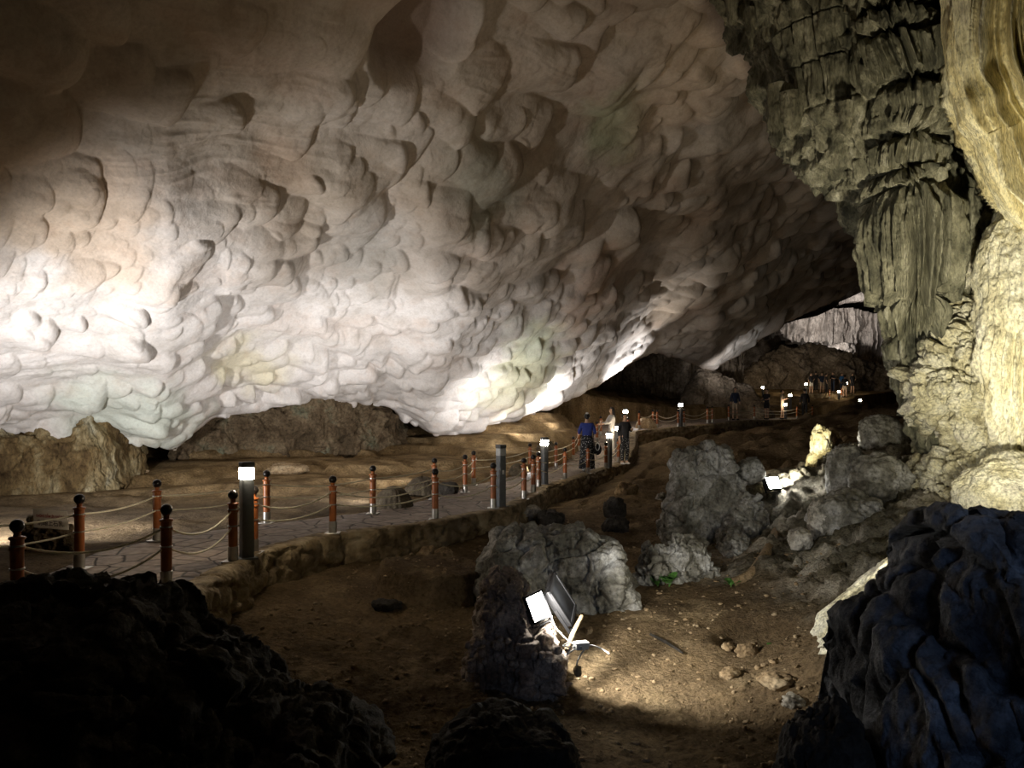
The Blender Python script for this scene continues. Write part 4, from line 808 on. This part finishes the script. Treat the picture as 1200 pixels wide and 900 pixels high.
# root sweeping down the pit
cable('tan root curving down the dirt beside the boulder pile', [(q[0], q[1], gz(q[0], q[1])+.03) for q in (onfloor(858, 688), onfloor(880, 678), onfloor(893, 662), onfloor(903, 642), onfloor(912, 620))], .07, 'tan')
link('stick', tube_mesh([A(q[0], q[1], gz(q[0], q[1])+.04) for q in (onfloor(762, 748), onfloor(782, 757), onfloor(800, 770))], [.014, .018, .010], 7), M['dark'], None, 'thin dark stick lying on the lit dirt', 'stick')
# crumbs of dirt and gravel nobody could count
def gravel():
    V0, F0 = ico(2); Vs, Fs = [], []; k = 0
    while k < 2600:
        y = math.exp(rng.uniform(math.log(4.6), math.log(16))); x = rng.uniform(-.45, .5)*y
        if x < path_edge(y)+.35 or x > 4.3: continue
        r = .006+.022*rng.rand()**3; z = gz(x, y) if k % 1 == 0 else 0
        Vs.append(V0*A(r*(.7+.8*rng.rand()), r*(.7+.8*rng.rand()), r*(.5+.4*rng.rand()))*(1+.2*rng.randn(len(V0), 1))+A(x, y, z+r*.2)); Fs.append(F0+k*len(V0)); k += 1
    link('gravel', mesh_from(np.concatenate(Vs), np.concatenate(Fs), False), M['tan'], None, 'loose crumbs and gravel scattered on the pit floor', 'gravel', None, 'stuff')
gravel()

# ------------------------------------------------------------------ people
def skin_mesh(nodes, edges, root, sub=1):
    names = list(nodes); idx = {n: i for i, n in enumerate(names)}
    me = bpy.data.meshes.new('s'); me.from_pydata([nodes[n][0] for n in names], [(idx[a], idx[b]) for a, b in edges], [])
    o = bpy.data.objects.new('s', me); COL.objects.link(o)
    md = o.modifiers.new('k', 'SKIN'); md.use_smooth_shade = True
    for n in names:
        sv = me.skin_vertices[0].data[idx[n]]; r = nodes[n][1]; sv.radius = (r, r) if not hasattr(r, '__len__') else r; sv.use_root = (n == root)
    if sub: sb = o.modifiers.new('u', 'SUBSURF'); sb.levels = sub; sb.render_levels = sub
    bpy.context.view_layer.update()
    m2 = bpy.data.meshes.new_from_object(o.evaluated_get(bpy.context.evaluated_depsgraph_get())); bpy.data.objects.remove(o); m2.materials.clear(); return m2
def arm_nodes(nd, ed, s, el, wr, hand_dir, H):
    nd[f'sh{s}'] = ((s*.155, 0, 1.338), .05); nd[f'el{s}'] = (el, .038); nd[f'wr{s}'] = (wr, .026)
    hd = Vector(hand_dir).normalized(); w = Vector(wr); side = hd.cross(Vector((0, 0, 1))); side = side.normalized() if side.length > .1 else Vector((1, 0, 0))
    nd[f'pm{s}'] = (tuple(w+hd*.065), .03); ed += [('chest', f'sh{s}'), (f'sh{s}', f'el{s}'), (f'el{s}', f'wr{s}'), (f'wr{s}', f'pm{s}')]
    if H:
        for k in range(4):
            o = side*((k-1.5)*.019); L = (.07, .08, .075, .06)[k]; b = w+hd*.085+o
            nd[f'fa{s}{k}'] = (tuple(b), .0095); nd[f'fb{s}{k}'] = (tuple(b+hd*L*.55-Vector((0, 0, .012))), .0088); nd[f'fc{s}{k}'] = (tuple(b+hd*L*.9-Vector((0, 0, .035))), .0075)
            ed += [(f'pm{s}', f'fa{s}{k}'), (f'fa{s}{k}', f'fb{s}{k}'), (f'fb{s}{k}', f'fc{s}{k}')]
        nd[f'ta{s}'] = (tuple(w+hd*.04-side*s*.035), .011); nd[f'tb{s}'] = (tuple(w+hd*.08-side*s*.05), .0095)
        ed += [(f'wr{s}', f'ta{s}'), (f'ta{s}', f'tb{s}')]
def ell_loft(rings, n=28):
    # rings: (cx, cy, z, rx, ry)
    P = np.zeros((n, len(rings), 3)); a = np.linspace(0, 2*math.pi, n, endpoint=False)
    for j, (cx, cy, z, rx, ry) in enumerate(rings): P[:, j] = np.stack([cx+rx*np.cos(a), cy+ry*np.sin(a), z+0*a], -1)
    return P
def person(label, loc, rz, h=1.65, top='darkcloth', low='darkcloth', kind='trousers', arms='down', hair='short', sleeve=.6, fingers=True, stride=.0, group=None, hat=None):
    t = empty('person', loc, label, 'person', group, rz); k = h/1.65; t.scale = (k, k, k)
    nd = {'pelvis': ((0, 0, .92), (.135, .10)), 'waist': ((0, 0, 1.06), (.115, .085)), 'chest': ((0, .0, 1.27), (.135, .095)), 'neckb': ((0, .01, 1.39), .06), 'neck': ((0, .005, 1.445), .044),
          'jaw': ((0, -.012, 1.50), (.058, .062)), 'skull': ((0, .0, 1.57), (.074, .086)), 'crown': ((0, .012, 1.625), (.05, .06)), 'nose': ((0, -.092, 1.535), .012)}
    ed = [('pelvis', 'waist'), ('waist', 'chest'), ('chest', 'neckb'), ('neckb', 'neck'), ('neck', 'jaw'), ('jaw', 'skull'), ('skull', 'crown'), ('jaw', 'nose')]
    for s in (-1, 1):
        nd[f'ear{s}'] = ((s*.08, .01, 1.54), .013); ed.append(('skull', f'ear{s}'))
        f = s*stride
        nd[f'hip{s}'] = ((s*.085, 0, .87), .082); nd[f'kn{s}'] = ((s*.09, -.015-f*.5, .48), .056); nd[f'an{s}'] = ((s*.09, .015-f, .085), .036); nd[f'to{s}'] = ((s*.1, -.13-f, .03), .03); nd[f'he{s}'] = ((s*.09, .05-f, .035), .03)
        ed += [('pelvis', f'hip{s}'), (f'hip{s}', f'kn{s}'), (f'kn{s}', f'an{s}'), (f'an{s}', f'to{s}'), (f'an{s}', f'he{s}')]
        if arms == 'down': el, wr, hd = (s*.225, .02, 1.09), (s*.235, -.04, .86), (s*.05, -.12, -1)
        elif arms == 'phone': el, wr, hd = (s*.235, -.02, 1.08), (s*.10, -.24, 1.14), (-s*.35, -.8, .35)
        elif arms == 'forward': el, wr, hd = (s*.20, -.12, 1.10), (s*.12, -.36, 1.06), (-s*.2, -1, .0)
        else: el, wr, hd = ((s*.235, -.02, 1.08), (s*.10, -.24, 1.14), (-s*.35, -.8, .35)) if s > 0 else ((s*.225, .02, 1.09), (s*.235, -.04, .86), (s*.05, -.12, -1))
        arm_nodes(nd, ed, s, el, wr, hd, fingers)
    link('body', skin_mesh(nd, ed, 'pelvis', 1), M['skin'], t)
    # top that follows torso and sleeves
    tn = {'p': ((0, 0, .80), (.165, .128)), 'h': ((0, 0, .93), (.16, .124)), 'w': ((0, 0, 1.06), (.148, .116)), 'c': ((0, 0, 1.27), (.155, .112)), 'nb': ((0, .01, 1.375), .08)}; te = [('p', 'h'), ('h', 'w'), ('w', 'c'), ('c', 'nb')]
    for s in (-1, 1):
        sh, el, wr = (Vector(nd[f'{q}{s}'][0]) for q in ('sh', 'el', 'wr')); tn[f's{s}'] = (tuple(sh), .06); te.append(('c', f's{s}'))
        if sleeve <= .5: tn[f'e{s}'] = (tuple(sh.lerp(el, sleeve*2)), .058); te.append((f's{s}', f'e{s}'))
        else: tn[f'e{s}'] = (tuple(el), .054); tn[f'q{s}'] = (tuple(el.lerp(wr, (sleeve-.5)*2)), .045); te += [(f's{s}', f'e{s}'), (f'e{s}', f'q{s}')]
    link('shirt', skin_mesh(tn, te, 'p', 1), M[top], t)
    if kind == 'skirt':
        n = 60; P = ell_loft([(0, 0, 1.03, .135, .105), (0, 0, .95, .168, .13), (0, 0, .7, .19, .15), (0, 0, .35, .215, .17), (0, 0, .07, .235, .19), (0, 0, .075, .22, .175)], n); a = np.arange(n)/n*2*math.pi
        P[..., :2] *= (1+.05*np.cos(a*9)[:, None]*np.linspace(0, 1, 6)[None, :])[..., None]; link('long_skirt', grid_mesh(P, True), M[low], t)
    else:
        ln = {'t': ((0, 0, 1.03), (.12, .095)), 'p': ((0, 0, .93), (.145, .112))}; le = [('t', 'p')]
        for s in (-1, 1):
            hp, kn, an = (Vector(nd[f'{q}{s}'][0]) for q in ('hip', 'kn', 'an')); wide = 1.25 if kind == 'wide' else 1.0
            ln[f'h{s}'] = (tuple(hp), .098*min(wide, 1.1)); le.append(('p', f'h{s}'))
            if kind == 'shorts': ln[f'k{s}'] = (tuple(hp.lerp(kn, .8)), .084); le.append((f'h{s}', f'k{s}'))
            else: ln[f'k{s}'] = (tuple(kn), .072*wide); ln[f'a{s}'] = (tuple(an+Vector((0, 0, .01))), .054*wide*1.1); le += [(f'h{s}', f'k{s}'), (f'k{s}', f'a{s}')]
        link('shorts' if kind == 'shorts' else 'trousers', skin_mesh(ln, le, 'p', 1), M[low], t)
    for s in (-1, 1):
        a, b = Vector(nd[f'he{s}'][0]), Vector(nd[f'to{s}'][0]); m_ = MB(); c = (a+b)/2
        m_.ball((c.x, c.y, .04), .05, (1, 2.5, .8)); m_.build('shoe', M['whitecloth' if group is None else 'darkcloth'], t)
    hb = MB().ball((0, .016, 1.575), .094, (.92, 1.05, .93))
    if hair == 'bun': hb.ball((0, .085, 1.63), .042); hb.ball((0, .08, 1.53), .05, (1.1, .6, 1))
    hm = hb.mesh()
    # keep the face free of hair
    V_ = np.array([v.co[:] for v in hm.vertices]); face = (V_[:, 1] < -.02) & (V_[:, 2] < 1.61)
    for i in np.where(face)[0]: hm.vertices[i].co.y = max(hm.vertices[i].co.y*.25, -.03)
    ho = link('hair', hm, M['hair'], t)
    if hair == 'long':
        P = ell_loft([(0, .03, 1.60, .085, .075), (0, .055, 1.50, .098, .06), (0, .075, 1.40, .105, .052), (0, .095, 1.28, .10, .045), (0, .105, 1.18, .075, .035), (0, .105, 1.12, .03, .018)], 40)
        a = np.arange(40)/40*2*math.pi; P[..., :2] += .004*np.cos(a*13)[:, None, None]; link('long_hair', grid_mesh(P, True), M['hair'], ho)
    if hair == 'bun':
        link('hair_clip', MB().ball((0, .12, 1.66), .03, (1.5, .5, 1.0)).mesh(), M['whitecloth'], ho)
    return t
def at(u, Y, z=None):
    x = (u-600)/F*Y; return (x, Y, float(path_z(Y)) if z is None else z)
w1 = person('woman seen from behind in a royal blue top and black polka dot skirt', at(688, 22.2), math.pi-.1, 1.66, 'bluecloth', 'dots', 'skirt', 'phone', 'bun', .62)
bag = empty('handbag', (w1.location.x+.29, w1.location.y-.02, .62), 'black handbag with a pale round ring at the side of the woman in blue', 'bag')
MB().ball((0, 0, 0), .16, (.8, .45, 1.0), 24).build('bag_body', M['darkcloth'], bag)
rg = tube_mesh([(.0+.055*math.cos(a), -.085, .09+.11*math.sin(a)) for a in np.linspace(0, 2*math.pi, 28)], .012, 8); link('ring', rg, M['white'], bag)
st = tube_mesh([(-.09, -.0, .1), (-.1, .0, .35), (-.12, .02, .62), (-.14, .03, .78)], .012, 8); link('strap', st, M['darkcloth'], bag)
person('woman with long black hair in a pale grey top facing sideways', at(716.5, 27.3), -math.pi/2+.25, 1.64, 'greycloth', 'whitecloth', 'trousers', 'forward', 'long', .95)
person('visitor in dark clothes and pale shoes behind the close lamps', at(732, 25.0), .5, 1.66, 'darkcloth', 'dots', 'trousers', 'one', 'short', .9)
G1, G2 = 'visitors on the far path', 'visitors on the far upper terrace'
person('far visitor in a navy jacket with hands low beside a rope post', at(861.5, 39.5), .2, 1.68, 'navycloth', 'creamcloth', 'shorts', 'down', 'short', .9, False, .05, G1)
person('far bare legged visitor in black next to the navy visitor', at(898.5, 42), -.8, 1.66, 'darkcloth', 'darkcloth', 'shorts', 'forward', 'short', .4, False, .05, G1)
person('far visitor in pale cream clothes by the glowing lamp', at(917, 43), .9, 1.66, 'creamcloth', 'creamcloth', 'shorts', 'phone', 'short', .4, False, .05, G1)
person('far visitor in long black clothes standing in front of the others', at(943, 43.2), math.pi, 1.72, 'darkcloth', 'darkcloth', 'trousers', 'down', 'short', .95, False, .0, G1)
for u, Y, tp, lw, kd, rz, lb in [(950.5, 61, 'darkcloth', 'whitecloth', 'shorts', .4, 'far upper visitor with white shorts beside a glowing lamp'), (956, 62.5, 'darkcloth', 'darkcloth', 'trousers', 2.6, 'far upper visitor in black just past the one in white shorts'), (963, 62, 'navycloth', 'creamcloth', 'shorts', .2, 'far upper visitor in shorts in the middle of the group'), (968.5, 61.5, 'darkcloth', 'darkcloth', 'trousers', 1.2, 'far upper visitor in black before the gap of the group'), (976, 62.5, 'darkcloth', 'navycloth', 'trousers', -1.0, 'far upper visitor standing apart after the gap'), (986.5, 63, 'tealcloth', 'navycloth', 'trousers', .3, 'far upper visitor in a bright blue shirt'), (999, 62, 'darkcloth', 'darkcloth', 'shorts', .3, 'far upper visitor in black past the bright blue shirt'), (990, 57, 'darkcloth', 'creamcloth', 'shorts', 2.9, 'far visitor in black on the steps below the bright blue shirt')]:
    person(lb, at(u, Y, max(gz((u-600)/F*Y, Y), 1.5)), rz, 1.68, tp, lw, kd, 'one', 'short', .5, False, .05, G2)

# ------------------------------------------------------------------ light: hidden floodlights, lamps, an added fill, a trace of daylight
w = bpy.data.worlds.new('cave_dark'); scene.world = w; w.use_nodes = True
w.node_tree.nodes['Background'].inputs[0].default_value = (.5, .48, .45, 1); w.node_tree.nodes['Background'].inputs[1].default_value = .003
def spot(name, loc, target, power, col=(1, 1, 1), ang=120, blend=.8, rad=.12):
    l = bpy.data.lights.new(name, 'SPOT'); l.energy = power; l.color = col; l.spot_size = math.radians(ang); l.spot_blend = blend; l.shadow_soft_size = rad
    o = bpy.data.objects.new(name, l); COL.objects.link(o); o.location = loc
    o.rotation_euler = (Vector(tuple(target))-Vector(tuple(loc))).to_track_quat('-Z', 'Y').to_euler(); return o
COOL, NEU, WARM = (1, .97, .96), (1, .93, .84), (1, .82, .58)
spot('sign_rock_flood', W(-90, 604, 9.3), W(400, 400, 19), 2000, COOL, 121, 1, .15)
spot('near_dome_flood', W(440, 578, 14.3), W(330, 410, 18), 420, COOL, 120, 1, .15)
spot('second_dome_flood', W(478, 560, 17), W(450, 420, 20), 450, COOL, 120, 1, .15)
spot('dark_dome_flood', W(606, 520, 22.5), W(570, 450, 25), 430, COOL, 120, 1, .15)
spot('lamp_dome_flood', W(655, 500, 27.5), W(640, 450, 29), 420, COOL, 120, 1, .15)
spot('rim_flood', W(742, 491, 34.2), W(735, 420, 33.5), 1000, COOL, 80, .8, .15)
spot('fold_flood', W(845, 458, 39), W(858, 408, 46.5), 900, COOL, 46, .8, .2)
spot('slope_flood', (3.75, 6.2, .85), W(1230, 330, 9.0), 900, (1, .92, .70), 92, 1, .12)
spot('cross_flood', (3.6, 6.3, .5), W(680, 35, 13), 860, (1, .83, .62), 92, 1, .2)
spot('visible_flood', tuple(A(*FL)+A(.1, -.12, .0)), W(900, 715, 9.2), 230, (1, .96, .88), 132, .5, .08)
spot('floor_spot', W(910, 562, 13.1), W(958, 548, 14.6), 420, (1, .95, .8), 74, .5, .08)
spot('far_curtain_flood', W(962, 399, 68.3), W(980, 388, 74), 1000, (1, .92, .84), 150, 1, .3)
spot('far_shelf_flood', W(1015, 372, 66), W(1020, 342, 71), 700, (1, .9, .82), 80, 1, .3)
spot('far_mound_flood', W(880, 430, 57), W(960, 425, 66), 420, WARM, 90, 1, .3)
spot('entrance_daylight', (2.2, -3.5, 2.6), W(1110, 760, 3.9), 170, (.38, .58, 1), 34, .8, .8)
spot('pit_fill', (4.5, -2.0, 4.5), W(760, 610, 12), 120, (.95, .98, 1), 46, 1, .4)  # added cool fill for the boulders, no fixture of the cave
spot('near_dome_spill', A(*W(440, 570, 14.6))*A(1, 1, 0)+A(0, 0, .35), A(*W(398, 590, 14.4))*A(1, 1, 0), 45, COOL, 110, 1, .1)
spot('second_dome_spill', A(*W(478, 560, 17.2))*A(1, 1, 0)+A(0, 0, .35), A(*W(440, 570, 17))*A(1, 1, 0), 35, COOL, 110, 1, .1)
spot('far_dome_spill', W(605, 494, 25.5), W(605, 507, 26.4), 110, COOL, 140, 1, .1)
spot('lamp_dome_spill', W(622, 540, 21.8), W(600, 560, 21.2), 30, COOL, 120, 1, .1)
spot('arched_cover_spill', W(747, 486, 34.0), W(742, 496, 33.7), 30, COOL, 130, 1, .1)
spot('slope_spill', (3.35, 5.9, .55), W(1010, 690, 7.0), 130, (1, .93, .75), 120, 1, .1)
